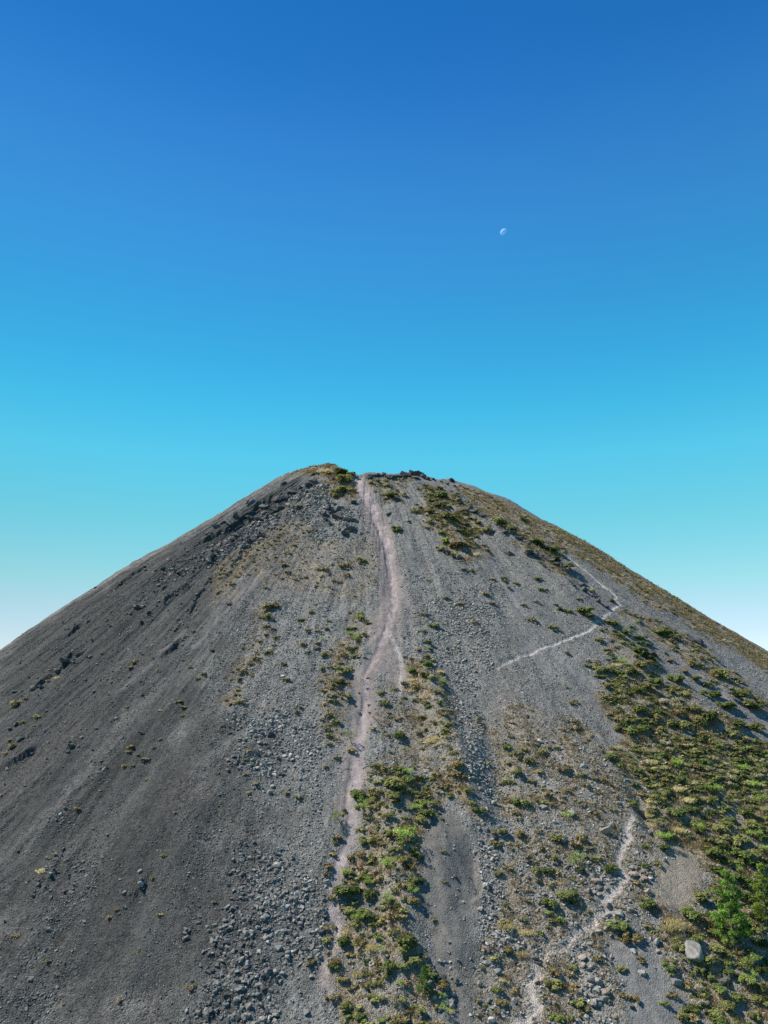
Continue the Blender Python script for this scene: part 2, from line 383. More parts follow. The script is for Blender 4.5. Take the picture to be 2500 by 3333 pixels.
def ground_material():
    m, t, b = mat('volcanic_ground')
    L = t.links.new
    col = node(t, 'ShaderNodeAttribute', attribute_name='ground').outputs['Color']
    rock = node(t, 'ShaderNodeAttribute', attribute_name='rock').outputs['Fac']
    pos = node(t, 'ShaderNodeTexCoord').outputs['Object']
    v1 = node(t, 'ShaderNodeTexVoronoi'); v1.inputs['Scale'].default_value = 2.9; L(pos, v1.inputs['Vector'])
    v2 = node(t, 'ShaderNodeTexVoronoi'); v2.inputs['Scale'].default_value = 7.0; L(pos, v2.inputs['Vector'])
    n1 = node(t, 'ShaderNodeTexNoise'); n1.inputs['Scale'].default_value = 1.1; n1.inputs['Detail'].default_value = 6; L(pos, n1.inputs['Vector'])
    c1 = node(t, 'ShaderNodeSeparateColor'); L(v1.outputs['Color'], c1.inputs[0])
    c2 = node(t, 'ShaderNodeSeparateColor'); L(v2.outputs['Color'], c2.inputs[0])
    raw = maprange(t, rock, .05, .6, .5, 1.0)
    f1 = maprange(t, c1.outputs[0], 0, 1, -.42, .48)
    n0 = node(t, 'ShaderNodeTexNoise'); n0.inputs['Scale'].default_value = .35; n0.inputs['Detail'].default_value = 4; L(pos, n0.inputs['Vector'])
    rock = math_node(t, 'MULTIPLY', rock, maprange(t, n0.outputs['Fac'], .4, .62, .25, 1.0))
    f1 = math_node(t, 'MULTIPLY', f1, rock)
    f2 = math_node(t, 'MULTIPLY', maprange(t, c2.outputs[0], 0, 1, -.40, .38), raw)
    f3 = maprange(t, n1.outputs['Fac'], .3, .7, -.14, .14)
    s = math_node(t, 'ADD', math_node(t, 'ADD', f1, f2), math_node(t, 'ADD', f3, 1.0))
    L(scale_color(t, col, s), b.inputs['Base Color'])
    d1 = maprange(t, v1.outputs['Distance'], 0, .75, 1, 0)
    d1 = math_node(t, 'MULTIPLY', d1, rock)
    d2 = math_node(t, 'MULTIPLY', maprange(t, v2.outputs['Distance'], 0, .75, .6, 0), raw)
    hh = math_node(t, 'ADD', d1, math_node(t, 'ADD', d2, math_node(t, 'MULTIPLY', n1.outputs['Fac'], .5)))
    bp = node(t, 'ShaderNodeBump'); bp.inputs['Strength'].default_value = .85; bp.inputs['Distance'].default_value = .17
    L(hh, bp.inputs['Height']); L(bp.outputs[0], b.inputs['Normal'])
    return m

def rock_material(name, rgb, rgb2, attr=False, sc=1.6, bump=.12):
    m, t, b = mat(name)
    L = t.links.new
    pos = node(t, 'ShaderNodeTexCoord').outputs['Object']
    n1 = node(t, 'ShaderNodeTexNoise'); n1.inputs['Scale'].default_value = sc; n1.inputs['Detail'].default_value = 8; n1.inputs['Roughness'].default_value = .65; L(pos, n1.inputs['Vector'])
    mx = node(t, 'ShaderNodeMix', data_type='RGBA')
    L(maprange(t, n1.outputs['Fac'], .35, .65, 0, 1), mx.inputs[0])
    mx.inputs[6].default_value = (*rgb, 1); mx.inputs[7].default_value = (*rgb2, 1)
    if attr:
        v = node(t, 'ShaderNodeAttribute', attribute_name='tone').outputs['Color']
        ml = node(t, 'ShaderNodeMix', data_type='RGBA', blend_type='MULTIPLY'); ml.inputs[0].default_value = 1
        L(mx.outputs[2], ml.inputs[6]); L(v, ml.inputs[7])
        L(ml.outputs[2], b.inputs['Base Color'])
    else:
        oi = node(t, 'ShaderNodeObjectInfo')
        L(scale_color(t, mx.outputs[2], maprange(t, oi.outputs['Random'], 0, 1, .75, 1.3)), b.inputs['Base Color'])
    bp = node(t, 'ShaderNodeBump'); bp.inputs['Strength'].default_value = .8; bp.inputs['Distance'].default_value = bump
    L(n1.outputs['Fac'], bp.inputs['Height']); L(bp.outputs[0], b.inputs['Normal'])
    return m

def leaf_material(name):
    m, t, b = mat(name)
    L = t.links.new
    col = node(t, 'ShaderNodeAttribute', attribute_name='leaf').outputs['Color']
    oi = node(t, 'ShaderNodeObjectInfo')
    c = scale_color(t, col, maprange(t, oi.outputs['Random'], 0, 1, .8, 1.2))
    L(c, b.inputs['Base Color'])
    tr = node(t, 'ShaderNodeBsdfTranslucent'); L(c, tr.inputs['Color'])
    mx = node(t, 'ShaderNodeMixShader'); mx.inputs[0].default_value = .42
    L(b.outputs[0], mx.inputs[1]); L(tr.outputs[0], mx.inputs[2])
    L(mx.outputs[0], t.nodes['Material Output'].inputs['Surface'])
    b.inputs['Roughness'].default_value = .8
    return m

M_GROUND = ground_material()
M_STONE = rock_material('scree_stone', (.205, .203, .192), (.295, .29, .275), attr=True, sc=1.2)
M_BOULDER = rock_material('grey_boulder', (.16, .159, .15), (.25, .248, .232))
M_PALE = rock_material('pale_boulder', (.25, .245, .225), (.36, .35, .325))
M_WEATHERED = rock_material('weathered_boulder', (.12, .117, .105), (.24, .232, .212), sc=3.5, bump=.25)
M_TAN = rock_material('tan_boulder', (.22, .18, .15), (.30, .25, .21))
M_RED = rock_material('reddish_boulder', (.15, .105, .1), (.22, .16, .15))
M_LAVA = rock_material('dark_lava', (.06, .06, .061), (.125, .125, .123), sc=2.2, bump=.3)
M_LEAF = leaf_material('foliage')
M_BARK, _t, _b = mat('bark'); _b.inputs['Base Color'].default_value = (.2, .15, .11, 1)
M_STRAW = leaf_material('straw')

# ------------------------------------------------------------------ terrain mesh
def mesh_from(name, v, faces, mats=(), smooth=True, attrs=None, nv=4):
    me = bpy.data.meshes.new(name)
    v = np.ascontiguousarray(v, np.float32); faces = np.ascontiguousarray(faces, np.int32)
    nf = len(faces)
    me.vertices.add(len(v)); me.vertices.foreach_set('co', v.ravel())
    me.loops.add(nf * nv); me.loops.foreach_set('vertex_index', faces.ravel())
    me.polygons.add(nf); me.polygons.foreach_set('loop_start', np.arange(0, nf * nv, nv, dtype=np.int32))
    try: me.polygons.foreach_set('loop_total', np.full(nf, nv, np.int32))
    except Exception: pass
    me.polygons.foreach_set('use_smooth', np.full(nf, smooth, bool))
    for k, a in (attrs or {}).items():
        a = np.asarray(a, np.float32)
        if a.ndim == 2:
            at = me.attributes.new(k, 'FLOAT_COLOR', 'POINT')
            at.data.foreach_set('color', np.concatenate([a, np.ones((len(a), 1), np.float32)], 1).ravel())
        else:
            at = me.attributes.new(k, 'FLOAT', 'POINT'); at.data.foreach_set('value', a.ravel())
    for q in mats: me.materials.append(q)
    me.update(calc_edges=True)
    return me

def link(name, me, parent=None):
    o = bpy.data.objects.new(name, me)
    COL.objects.link(o)
    if parent: o.parent = parent
    return o

QUALITY = 1.0
front = np.radians(np.concatenate([np.arange(-190, -150, .30 / QUALITY), np.arange(-150, -128, .16 / QUALITY), np.arange(-128, -50, .105 / QUALITY), np.arange(-50, -28, .16 / QUALITY), np.arange(-28, 12, .30 / QUALITY)]))
back = np.radians(np.arange(12, 170, 2.0))
PH = np.concatenate([front, back])
RR = np.concatenate([np.linspace(.5, 28, 30), np.arange(28.5, 176, .30 / QUALITY), np.geomspace(177, 428, 90)])
RG, PG = np.meshgrid(RR, PH, indexing='ij')
gx = (AX[0] + RG * np.cos(PG)).ravel(); gy = (AX[1] + RG * np.sin(PG)).ravel()
degs = np.degrees(PG).ravel(); degs = np.where(degs > 90, degs - 360, degs)
rg = RG.ravel()
gz = base_polar(rg, degs) + relief(gx, gy, rg, degs)
print('terrain', gx.size)

def ground_color(x, y, r, deg):
    k = np.radians(deg)
    n1 = fbm(x / 9, y / 9, 51, 3); n2 = fbm(x / 2.2, y / 2.2, 55, 3)
    st = .6 * fbm(k * 130 / 3.0, r / 30.0, 61, 3) + .55 * fbm(k * 130 / .9, r / 16.0, 65, 3)
    lerp = lambda c, d, m: c + (np.array(d)[None] - c) * m[:, None]
    c = np.tile(np.array([.166, .166, .156]), (x.size, 1))
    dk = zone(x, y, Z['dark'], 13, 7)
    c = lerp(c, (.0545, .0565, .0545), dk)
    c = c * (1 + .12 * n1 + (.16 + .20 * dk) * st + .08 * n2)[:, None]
    for pts, wd, cc, am in BANDS:
        c = lerp(c, cc, am * path_mask(x, y, pts, wd, 2.5, 2.2) * (.65 + .5 * st))
    # warm brown and cool grey drifts
    c = lerp(c, (.15, .137, .126), .32 * ss(.05, .6, fbm(x / 17, y / 17, 63, 3)) * (1 - .6 * dk))
    for pts, wd in STREAKS:
        c = lerp(c, (.185, .178, .175), .55 * path_mask(x, y, pts, wd, 1.2, .8))
    soil = np.zeros(x.size)
    for z, a in (('v_right', .75), ('v_right_top', .5), ('v_spine', .7), ('v_trail', .55), ('v_low', .6), ('v_mid', .35), ('v_dome', .75), ('v_rim', .4), ('v_upper', .75), ('v_flank', .6), ('v_path', .5), ('v_talus', .3), ('v_left', .35), ('v_crag', .3), ('v_stony', .42)):
        soil = np.maximum(soil, a * zone(x, y, Z[z], 1.2, 2.2))
    soil = soil * (.55 + .75 * ss(-.35, .35, fbm(x / 3.5, y / 3.5, 71, 3)))
    c = lerp(c, (.25, .20, .13), np.clip(soil, 0, 1))
    c = lerp(c, (.205, .172, .164), .7 * zone(x, y, Z['chute'], 1.2, 1.6) * (1 - .3 * ss(0, .5, n2)))
    c = lerp(c, (.126, .122, .112), .85 * zone(x, y, Z['mound'], .8, .8))
    cl = zone(x, y, Z['clearing'], .8, 1.0)
    c = lerp(c, (.25, .215, .17), .9 * cl)
    c = lerp(c, (.155, .153, .146), .8 * zone(x, y, Z['grey_low'], 1, 1.2))
    tp, _ = CLR
    straw = np.exp(-(((x - tp[0]) ** 2 + (y - tp[1]) ** 2) / 9.0)) * (.6 + .4 * n2)
    c = lerp(c, (.38, .29, .17), np.clip(straw, 0, .9))
    c = lerp(c, (.26, .22, .20), .6 * path_mask(x, y, RED, REDw, .8, .8))
    c = lerp(c, (.225, .19, .182), .6 * path_mask(x, y, T1, T1w * 1.3, .8, .5))
    c = lerp(c, (.345, .292, .285), .82 * path_mask(x, y, T1, T1w * .6, .4, .4) * (.72 + .7 * n2))
    c = lerp(c, (.40, .37, .355), .7 * path_mask(x, y, T2, T2w, .4, .3))
    c = lerp(c, (.43, .405, .38), .95 * path_mask(x, y, T3, T3w * 1.0, .2, .1))
    c = lerp(c, (.40, .35, .31), .92 * path_mask(x, y, T4, T4w * 1.05, .22, .14))
    return np.clip(c, .02, .8)

CLR = PP([(2262, 2735), (2262, 2760)])
rd = [(1620, 2250), (1680, 2370), (1724, 2407), (1811, 2454), (1862, 2483), (1930, 2520), (1974, 2508), (1950, 2560), (2006, 2602), (2045, 2650)]
RED = PP(rd); REDw = wpx(RED, [10, 26, 22, 16, 14, 16, 26, 22, 24, 30])
def rock_map(x, y):
    k = .55 + .45 * ss(-.3, .4, fbm(x / 8, y / 8, 81, 2))
    for z, a in (('heap', 1.5), ('rubble', 1.3), ('channel', 1.2), ('blocks', 1.2), ('stony', .9), ('scree', .9), ('left_streak', 1.2), ('talus', 1.3), ('crags', 1.3)):
        m = zone(x, y, Z[z], 1.5, 2)
        k = k + (a - k) * m
    for pts, wd in STREAKS: k = k * (1 - .75 * path_mask(x, y, pts, wd, 1.2, .8))
    for z in ('mound', 'clearing', 'grey_low', 'chute'): k = k * (1 - .82 * zone(x, y, Z[z], 1, 1))
    for pts, wd in ((T1, T1w), (T4, T4w), (T3, T3w)): k = k * (1 - .8 * path_mask(x, y, pts, wd))
    return k
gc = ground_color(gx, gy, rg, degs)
gk = rock_map(gx, gy)
nr, nph = len(RR), len(PH)
ii, jj = np.meshgrid(np.arange(nr - 1), np.arange(nph), indexing='ij')
j2 = (jj + 1) % nph
faces = np.stack([ii * nph + jj, (ii + 1) * nph + jj, (ii + 1) * nph + j2, ii * nph + j2], -1).reshape(-1, 4)
V = np.stack([gx, gy, gz], -1)
fc = V[faces].mean(1)
pm = {'trail': path_mask(fc[:, 0], fc[:, 1], T1, T1w, .1, .3) > .5,
      'footpath': path_mask(fc[:, 0], fc[:, 1], T3, T3w, .1, .1) > .5,
      'stony_path': path_mask(fc[:, 0], fc[:, 1], T4, T4w * 1.3, .1, .12) > .5}
taken = np.zeros(len(faces), bool)
def sub(name, fsel):
    f = faces[fsel]
    u, inv = np.unique(f, return_inverse=True)
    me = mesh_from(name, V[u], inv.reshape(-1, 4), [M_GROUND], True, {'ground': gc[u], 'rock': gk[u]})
    return tag(link(name, me), kind='structure')
for nm, sel in pm.items():
    sel &= ~taken; taken |= sel
    sub(nm, sel)
sub('volcano_slope', ~taken)

# the lowland far below, out to the horizon
def lowland():
    m, t, b = mat('lowland')
    pos = node(t, 'ShaderNodeTexCoord').outputs['Object']
    n1 = node(t, 'ShaderNodeTexNoise'); n1.inputs['Scale'].default_value = .0008; n1.inputs['Detail'].default_value = 8; t.links.new(pos, n1.inputs['Vector'])
    r = node(t, 'ShaderNodeValToRGB'); t.links.new(n1.outputs['Fac'], r.inputs[0])
    r.color_ramp.elements[0].position = .4; r.color_ramp.elements[0].color = (.06, .085, .06, 1)
    r.color_ramp.elements[1].position = .6; r.color_ramp.elements[1].color = (.14, .15, .11, 1)
    t.links.new(r.outputs[0], b.inputs['Base Color'])
    bm = bmesh.new(); bmesh.ops.create_circle(bm, cap_ends=True, segments=128, radius=60000)
    me = bpy.data.meshes.new('lowland'); bm.to_mesh(me); bm.free(); me.materials.append(m)
    o = link('lowland_ground', me); o.location = (0, 0, -222); tag(o, kind='structure')
lowland()
# ------------------------------------------------------------------ rocks
def hull_rock(seed, n=13, flat=.75):
    r = random.Random(seed)
    bm = bmesh.new()
    for _ in range(n):
        v = Vector((r.gauss(0, 1), r.gauss(0, 1), r.gauss(0, 1))).normalized() * r.uniform(.42, .58)
        bm.verts.new((v.x * r.uniform(.9, 1.25), v.y, v.z * flat))
    bmesh.ops.convex_hull(bm, input=bm.verts)
    bmesh.ops.delete(bm, geom=[v for v in bm.verts if not v.link_faces], context='VERTS')
    bmesh.ops.triangulate(bm, faces=bm.faces)
    bm.verts.index_update()
    v = np.array([q.co for q in bm.verts]); f = np.array([[q.index for q in p.verts] for p in bm.faces])
    bm.free()
    return v, f

def block_rock(name, seed, m, cuts=11, rough=.035, sub=3, jag=0.0):
    """an angular boulder: a ball cut by random planes, its faces roughened"""
    r = random.Random(seed)
    bm = bmesh.new()
    for _ in range(cuts + 3):
        d = Vector((r.gauss(0, 1), r.gauss(0, 1), r.gauss(0, 1))).normalized()
        k_ = (abs(d.x) ** 3 + abs(d.y) ** 3 + abs(d.z) ** 3) ** (-1 / 3)      # between a ball and a block
        bm.verts.new(d * k_ * r.uniform(.42, .54))
    bmesh.ops.convex_hull(bm, input=bm.verts)
    bmesh.ops.delete(bm, geom=[v for v in bm.verts if not v.link_faces], context='VERTS')
    bmesh.ops.bevel(bm, geom=bm.edges[:], offset=.03, segments=1, affect='EDGES')
    bmesh.ops.triangulate(bm, faces=bm.faces[:])
    bmesh.ops.subdivide_edges(bm, edges=[e for e in bm.edges if e.calc_length() > .16], cuts=2, use_grid_fill=True)
    bmesh.ops.triangulate(bm, faces=bm.faces[:])
    co = np.array([v.co for v in bm.verts])
    nz = fbm(co[:, 0] * 4 + seed, co[:, 1] * 4 + co[:, 2] * 3.1, seed, 3)
    nj = np.abs(fbm(co[:, 0] * 2.3 + seed, co[:, 1] * 2.3 - co[:, 2] * 2.7, seed + 50, 2))
    for v, a, j in zip(bm.verts, nz, nj):
        p = v.co * (1 + rough * a - jag * j)
        v.co = (p.x * 1.15, p.y, p.z * .85)
    me = bpy.data.meshes.new(name)
    bm.to_mesh(me); bm.free()
    me.materials.append(m)
    return me

def normal_at(x, y):
    e = .6
    zx = (height(x + e, y) - height(x - e, y)) / (2 * e); zy = (height(x, y + e) - height(x, y - e)) / (2 * e)
    n = np.stack([-zx, -zy, np.ones_like(zx)], -1)
    return n / np.linalg.norm(n, axis=1, keepdims=True)

def rand_rot(n, r):
    q = r.normal(size=(n, 4)); q /= np.linalg.norm(q, axis=1, keepdims=True)
    w_, x, y, z = q.T
    return np.stack([np.stack([1 - 2 * (y * y + z * z), 2 * (x * y - z * w_), 2 * (x * z + y * w_)], -1),
                     np.stack([2 * (x * y + z * w_), 1 - 2 * (x * x + z * z), 2 * (y * z - x * w_)], -1),
                     np.stack([2 * (x * z - y * w_), 2 * (y * z + x * w_), 1 - 2 * (x * x + y * y)], -1)], -2)

def scatter(pts_zone, dens, lo, hi, power, r):
    """random points in a zone (dens per square metre of map) with sizes between lo and hi, small ones commoner"""
    a = pts_zone
    x0, y0 = a.min(0) - 2; x1, y1 = a.max(0) + 2
    n = int((x1 - x0) * (y1 - y0) * dens)
    x = r.uniform(x0, x1, n); y = r.uniform(y0, y1, n)
    k = r.random(n) < zone(x, y, a, 2.0, 2.5)
    x, y = x[k], y[k]
    s = lo * (hi / lo) ** (r.random(len(x)) ** power)
    return x, y, s

FRAME = PP([(-60, 2170), (250, 1990), (520, 1830), (900, 1610), (1050, 1560), (1480, 1590), (1700, 1700), (2000, 1860), (2300, 2050), (2560, 2200), (2560, 3420), (1250, 3420), (-60, 3420)])
st = []
def add_stones(z, dens, lo, hi, power=2.2):
    st.append(np.stack(scatter(z, dens, lo, hi, power, rng)))
add_stones(FRAME, 9.0, .12, .40, 2.2)
add_stones(Z['scree'], 9.5, .18, .54)
add_stones(Z['heap'], 24, .2, .85, 1.9)
add_stones(Z['rubble'], 11, .24, .9, 2.0)
add_stones(Z['channel'], 11, .24, .75, 2.1)
add_stones(Z['blocks'], 5, .25, .95, 1.9)
add_stones(Z['low_blocks'], 5, .25, .8, 1.9)
add_stones(Z['gully_blocks'], 6, .3, 1.0, 1.8)
add_stones(Z['stony'], 9, .16, .54, 2.3)
add_stones(Z['left_streak'], 17, .18, .6, 2.0)
add_stones(Z['talus'], 6, .3, 1.0, 2.0)
add_stones(Z['crags'], 4.5, .4, 1.6, 1.9)
add_stones(Z['v_talus'], 2.6, .2, .5)
add_stones(PP([(1300, 1850), (1640, 1900), (1640, 2200), (1330, 2150)]), 4.5, .22, .7)
add_stones(PP([(1180, 2250), (1330, 2250), (1450, 2560), (1280, 2600), (1190, 2560)]), 4, .2, .55)
add_stones(PP([(60, 1960 + 150), (500, 1850), (700, 2000), (300, 2500), (0, 2600)]), 1.6, .2, .7)
for pts, hh, ln in LEDGES:
    # broken rock along the ledges
    seg = np.linalg.norm(np.diff(pts, axis=0), axis=1)
    q = int(seg.sum() * 5)
    u = rng.uniform(0, seg.sum(), q); cs = np.concatenate([[0], np.cumsum(seg)])
    lx = np.interp(u, cs, pts[:, 0]) + rng.normal(0, .8, q); ly = np.interp(u, cs, pts[:, 1]) + rng.normal(0, .8, q)
    st.append(np.stack([lx, ly, .25 * (1.1 / .25) ** (rng.random(q) ** 2)]))
S = np.concatenate(st, 1)
sx, sy, ssz = S
# paths and smooth patches are swept clear
clear = np.zeros(sx.size)
for pts, wd in ((T1, T1w), (T2, T2w), (T3, T3w), (T4, T4w)): clear = np.maximum(clear, (.88 if pts is T1 else .97) * path_mask(sx, sy, pts, wd * 1.1, .25, .12))
for pts, wd in STREAKS: clear = np.maximum(clear, .8 * path_mask(sx, sy, pts, wd, 1.2, .8))
for z, a in (('mound', .82), ('clearing', .90), ('grey_low', .80), ('chute', .7), ('v_right', .6), ('v_upper', .6), ('v_flank', .55), ('v_low', .35)): clear = np.maximum(clear, a * zone(sx, sy, Z[z], 1, 1))
k = rng.random(sx.size) > clear
clump = ss(-.5, .35, fbm(sx / 4.5, sy / 4.5, 91, 3))
k &= rng.random(sx.size) < .25 + .75 * clump
ssz = ssz * (1 - .25 * zone(sx, sy, Z['dark'], 6, 4) * (ssz < .55))
sx, sy, ssz = sx[k], sy[k], ssz[k]
sz = height(sx, sy)
spx, spy = project(sx, sy, sz)
k = (spx > -60) & (spx < 2560) & (spy < 3420)
sx, sy, ssz, sz, spx, spy = sx[k], sy[k], ssz[k], sz[k], spx[k], spy[k]
sdist = depth(sx, sy, sz)
sapp = ssz / sdist * F
dark_s = zone(sx, sy, Z['dark'], 6, 4)
print('stones', sx.size)

# boulders picked out one by one in the photograph: view origin and scale, then x, y, width, kind
B = []
def bl(ox, oy, sc, rows):
    for x, y, w_, m in rows: B.append((ox + x / sc, oy + y / sc, w_ / sc, m))
bl(600, 2600, 2.765, [(835, 610, 65, 'p'), (740, 1260, 60, 'p'), (755, 1310, 45, 'p'), (1285, 770, 50, 'b'), (670, 900, 42, 'b'), (890, 860, 36, 'p'), (865, 440, 26, 'p'), (660, 690, 42, 'b'), (740, 1075, 52, 'b'), (205, 1185, 32, 'b'), (480, 1830, 52, 'b'),
    (580, 1880, 58, 'b'), (380, 1880, 38, 'b'), (705, 1970, 70, 'p'), (770, 1940, 52, 'p'), (780, 1720, 42, 'b'), (670, 1690, 52, 'b'), (300, 1720, 48, 'b'), (690, 1850, 46, 'b'), (200, 1990, 52, 'b'), (10, 1970, 42, 'b'), (1140, 1600, 42, 'b'), (1100, 1910, 50, 'b'), (1470, 1720, 42, 'b'),
    (1585, 1700, 46, 'p'), (1530, 735, 40, 't'), (1565, 750, 30, 'p'), (545, 1210, 36, 'b'), (340, 1010, 26, 'd'), (65, 1680, 34, 'b'), (660, 1185, 44, 'b'), (470, 980, 32, 'b'), (1010, 1210, 42, 'b'), (730, 1185, 50, 'b'), (610, 1240, 46, 'b'), (270, 1790, 42, 'b'), (520, 1900, 46, 'b'), (400, 1630, 40, 'b'), (850, 1360, 44, 'd'), (760, 1780, 40, 'b'),
    (950, 1470, 34, 'd'), (820, 1560, 38, 'b'), (560, 1450, 36, 'b'), (470, 1390, 34, 'd'), (840, 1040, 34, 'b'), (1060, 1040, 40, 'b'), (560, 1960, 60, 'b'), (860, 1190, 38, 'b'), (690, 1010, 40, 'b'), (930, 900, 40, 'd'), (580, 1560, 36, 'b'), (240, 1300, 34, 'b'), (640, 480, 34, 'd'), (620, 320, 30, 'd')])
bl(1000, 2500, 2.655, [(1165, 230, 42, 'p'), (1545, 550, 38, 'b'), (1500, 630, 32, 'b'), (1540, 1010, 62, 'p'), (1490, 1235, 42, 'p'), (1015, 1110, 42, 'b'), (175, 1000, 46, 'b'), (1560, 1580, 70, 'r'), (1550, 1700, 46, 'b'), (1190, 2080, 60, 'b'), (1260, 1990, 52, 'b'), (1290, 1890, 52, 'd'), (1130, 1880, 60, 'd'), (1180, 1850, 52, 'd'), (690, 1750, 40, 'b'), (410, 970, 32, 't'), (600, 1290, 46, 'd'), (660, 1500, 40, 'd'), (1100, 1830, 46, 'd'), (1280, 975, 40, 'd'), (1470, 2150, 40, 'b')])
bl(1500, 2400, 2.765, [(1300, 850, 100, 't'), (1215, 1290, 80, 't'), (850, 760, 46, 'p'), (1000, 705, 88, 'b'), (715, 35, 52, 'p'), (1295, 215, 28, 'p'), (750, 635, 60, 'b'), (800, 470, 36, 'b'), (1105, 280, 50, 'p'), (1360, 790, 60, 'b'), (1170, 1010, 46, 'b'), (1120, 1020, 40, 't'), (665, 1010, 46, 'b'), (610, 1110, 66, 'r'), (760, 1060, 42, 'b'),
    (225, 1330, 70, 'p'), (175, 1565, 50, 't'), (485, 1370, 40, 't'), (355, 1520, 42, 'b'), (290, 1590, 52, 'b'), (750, 1410, 42, 'b'), (700, 1475, 46, 'b'), (1420, 1590, 80, 'p'), (1530, 1550, 62, 'p'), (1320, 1490, 62, 'b'), (1540, 1150, 52, 'b'), (1570, 1150, 42, 't'), (1550, 1225, 70, 't'), (1640, 1270, 52, 't'), (1240, 1400, 50, 'b'), (1200, 1380, 42, 't'),
    (290, 550, 52, 'b'), (175, 480, 42, 'b'), (230, 850, 42, 'b'), (180, 935, 46, 'b'), (1180, 1240, 80, 'b'), (920, 940, 60, 'b'), (1420, 600, 52, 'p'), (300, 910, 46, 'd')])
bl(1500, 2800, 2.765, [(240, 815, 72, 'r'), (340, 1010, 60, 'b'), (480, 1260, 52, 'p'), (280, 1450, 60, 'p'), (680, 1070, 60, 't'), (700, 890, 70, 'd'), (1095, 870, 62, 't'), (1100, 935, 60, 't'), (1150, 980, 46, 'b'), (1170, 1080, 60, 'b'), (1230, 1100, 60, 'b'), (1300, 1200, 62, 't'), (1200, 1290, 88, 'b'), (1240, 1270, 50, 't'), (1300, 1260, 60, 'b'), (840, 1290, 56, 't'), (800, 1275, 42, 'b'),
    (1300, 610, 50, 't'), (1330, 590, 52, 'b'), (1240, 615, 56, 't'), (1180, 625, 42, 't'), (1175, 760, 60, 'b'), (1550, 825, 52, 'p'), (1540, 1310, 72, 'd'), (895, 1040, 52, 't'), (670, 860, 62, 'b'), (175, 1130, 58, 'b'), (250, 1280, 42, 'b'), (970, 1220, 52, 't'), (1630, 1030, 62, 'b'), (1140, 1130, 46, 'b'), (1080, 1150, 46, 'b'), (480, 890, 40, 'd')])
bl(1900, 2600, 2.765, [(505, 470, 92, 's'), (990, 1430, 185, 'w'), (660, 1310, 88, 'q'), (670, 1380, 50, 't'), (840, 1685, 80, 'b'), (445, 1380, 52, 'p'), (705, 280, 52, 'b'), (590, 250, 52, 'b'), (940, 285, 50, 'p'), (550, 722, 62, 't'), (600, 710, 50, 'p'), (480, 570, 50, 'b'), (460, 608, 42, 't'), (520, 650, 60, 'b'), (440, 672, 60, 't'), (570, 830, 62, 'b'), (1000, 85, 60, 'd'), (1060, 122, 68, 'b'), (1100, 90, 42, 'p'),
    (525, 1600, 50, 'b'), (710, 1490, 42, 'd'), (75, 1310, 52, 'b'), (65, 1640, 70, 'b'), (125, 1660, 62, 't'), (190, 1750, 80, 't'), (190, 1815, 62, 'b'), (90, 1845, 80, 'b'), (600, 110, 46, 'd')])
bl(700, 1950, 3.016, [(540, 1340, 70, 'd'), (440, 1440, 52, 'b'), (680, 1520, 42, 'p'), (565, 1820, 50, 'p'), (460, 1500, 46, 'b'), (1510, 520, 44, 'p'), (1425, 610, 28, 'p'), (1470, 570, 42, 'b'), (400, 1390, 42, 'd'), (350, 1370, 42, 'b'), (535, 1890, 50, 'b'), (660, 1355, 42, 'b'), (370, 435, 28, 'p'), (665, 765, 40, 'p'), (830, 255, 42, 'd'), (1140, 480, 42, 'd')])
bl(0, 1800, 2.37, [(350, 1360, 24, 'p'), (1095, 1400, 36, 'd'), (120, 1340, 40, 'd'), (150, 1460, 60, 'd'), (70, 1375, 30, 'd'), (1185, 1500, 26, 'd'), (820, 548, 26, 'd')])
bl(0, 2500, 2.074, [(755, 648, 18, 'p'), (940, 735, 32, 'b'), (325, 1115, 32, 'p'), (205, 1455, 42, 'b'), (1500, 965, 24, 'd'), (30, 1055, 26, 'b'), (810, 795, 20, 'p'), (430, 835, 36, 'd'), (570, 900, 22, 'p')])
CR = []
def cr(ox, oy, sc, rows):
    for x, y, w_ in rows: CR.append((ox + x / sc, oy + y / sc, w_ / sc))
cr(600, 1450, 2.37, [(840, 360, 90), (880, 345, 60), (780, 400, 70), (720, 420, 80), (690, 490, 90), (610, 480, 80), (520, 500, 80), (440, 540, 100), (380, 570, 80), (400, 605, 60), (950, 330, 60), (1000, 310, 60), (1040, 320, 50), (1010, 220, 50), (770, 310, 80), (500, 430, 50), (740, 470, 70), (510, 565, 60), (580, 550, 70), (1190, 480, 80), (1080, 520, 60), (1090, 555, 50), (1270, 580, 70),
    (1200, 560, 80), (1140, 590, 60), (1280, 650, 70), (1240, 680, 60), (1150, 500, 60), (1110, 470, 60), (1430, 250, 60), (300, 640, 60), (350, 655, 40), (250, 690, 50), (440, 745, 60), (490, 700, 50), (180, 730, 50), (600, 690, 60), (1150, 270, 50), (1210, 370, 50), (1300, 440, 60), (1260, 500, 50)])
cr(1200, 1450, 2.37, [(240, 236, 100), (290, 232, 120), (335, 222, 96), (385, 225, 92), (150, 238, 84), (190, 240, 84), (75, 225, 60), (110, 233, 66), (40, 232, 54), (420, 242, 60), (450, 255, 54), (600, 278, 54), (640, 265, 60), (500, 260, 40), (560, 270, 40), (660, 295, 40), (20, 240, 50), (360, 250, 70), (265, 265, 50), (780, 540, 60), (805, 555, 60), (700, 470, 50), (720, 540, 60), (650, 400, 50), (880, 590, 50), (950, 710, 50), (1050, 720, 70), (1100, 720, 60), (1150, 760, 60), (1250, 900, 80), (1290, 910, 60),
    (1330, 880, 50), (1400, 920, 60), (1430, 950, 60), (1480, 970, 60), (1640, 1080, 60), (1650, 1140, 50), (1590, 1130, 40), (1230, 800, 50), (1080, 850, 50), (600, 830, 60), (700, 880, 70), (160, 525, 40)])
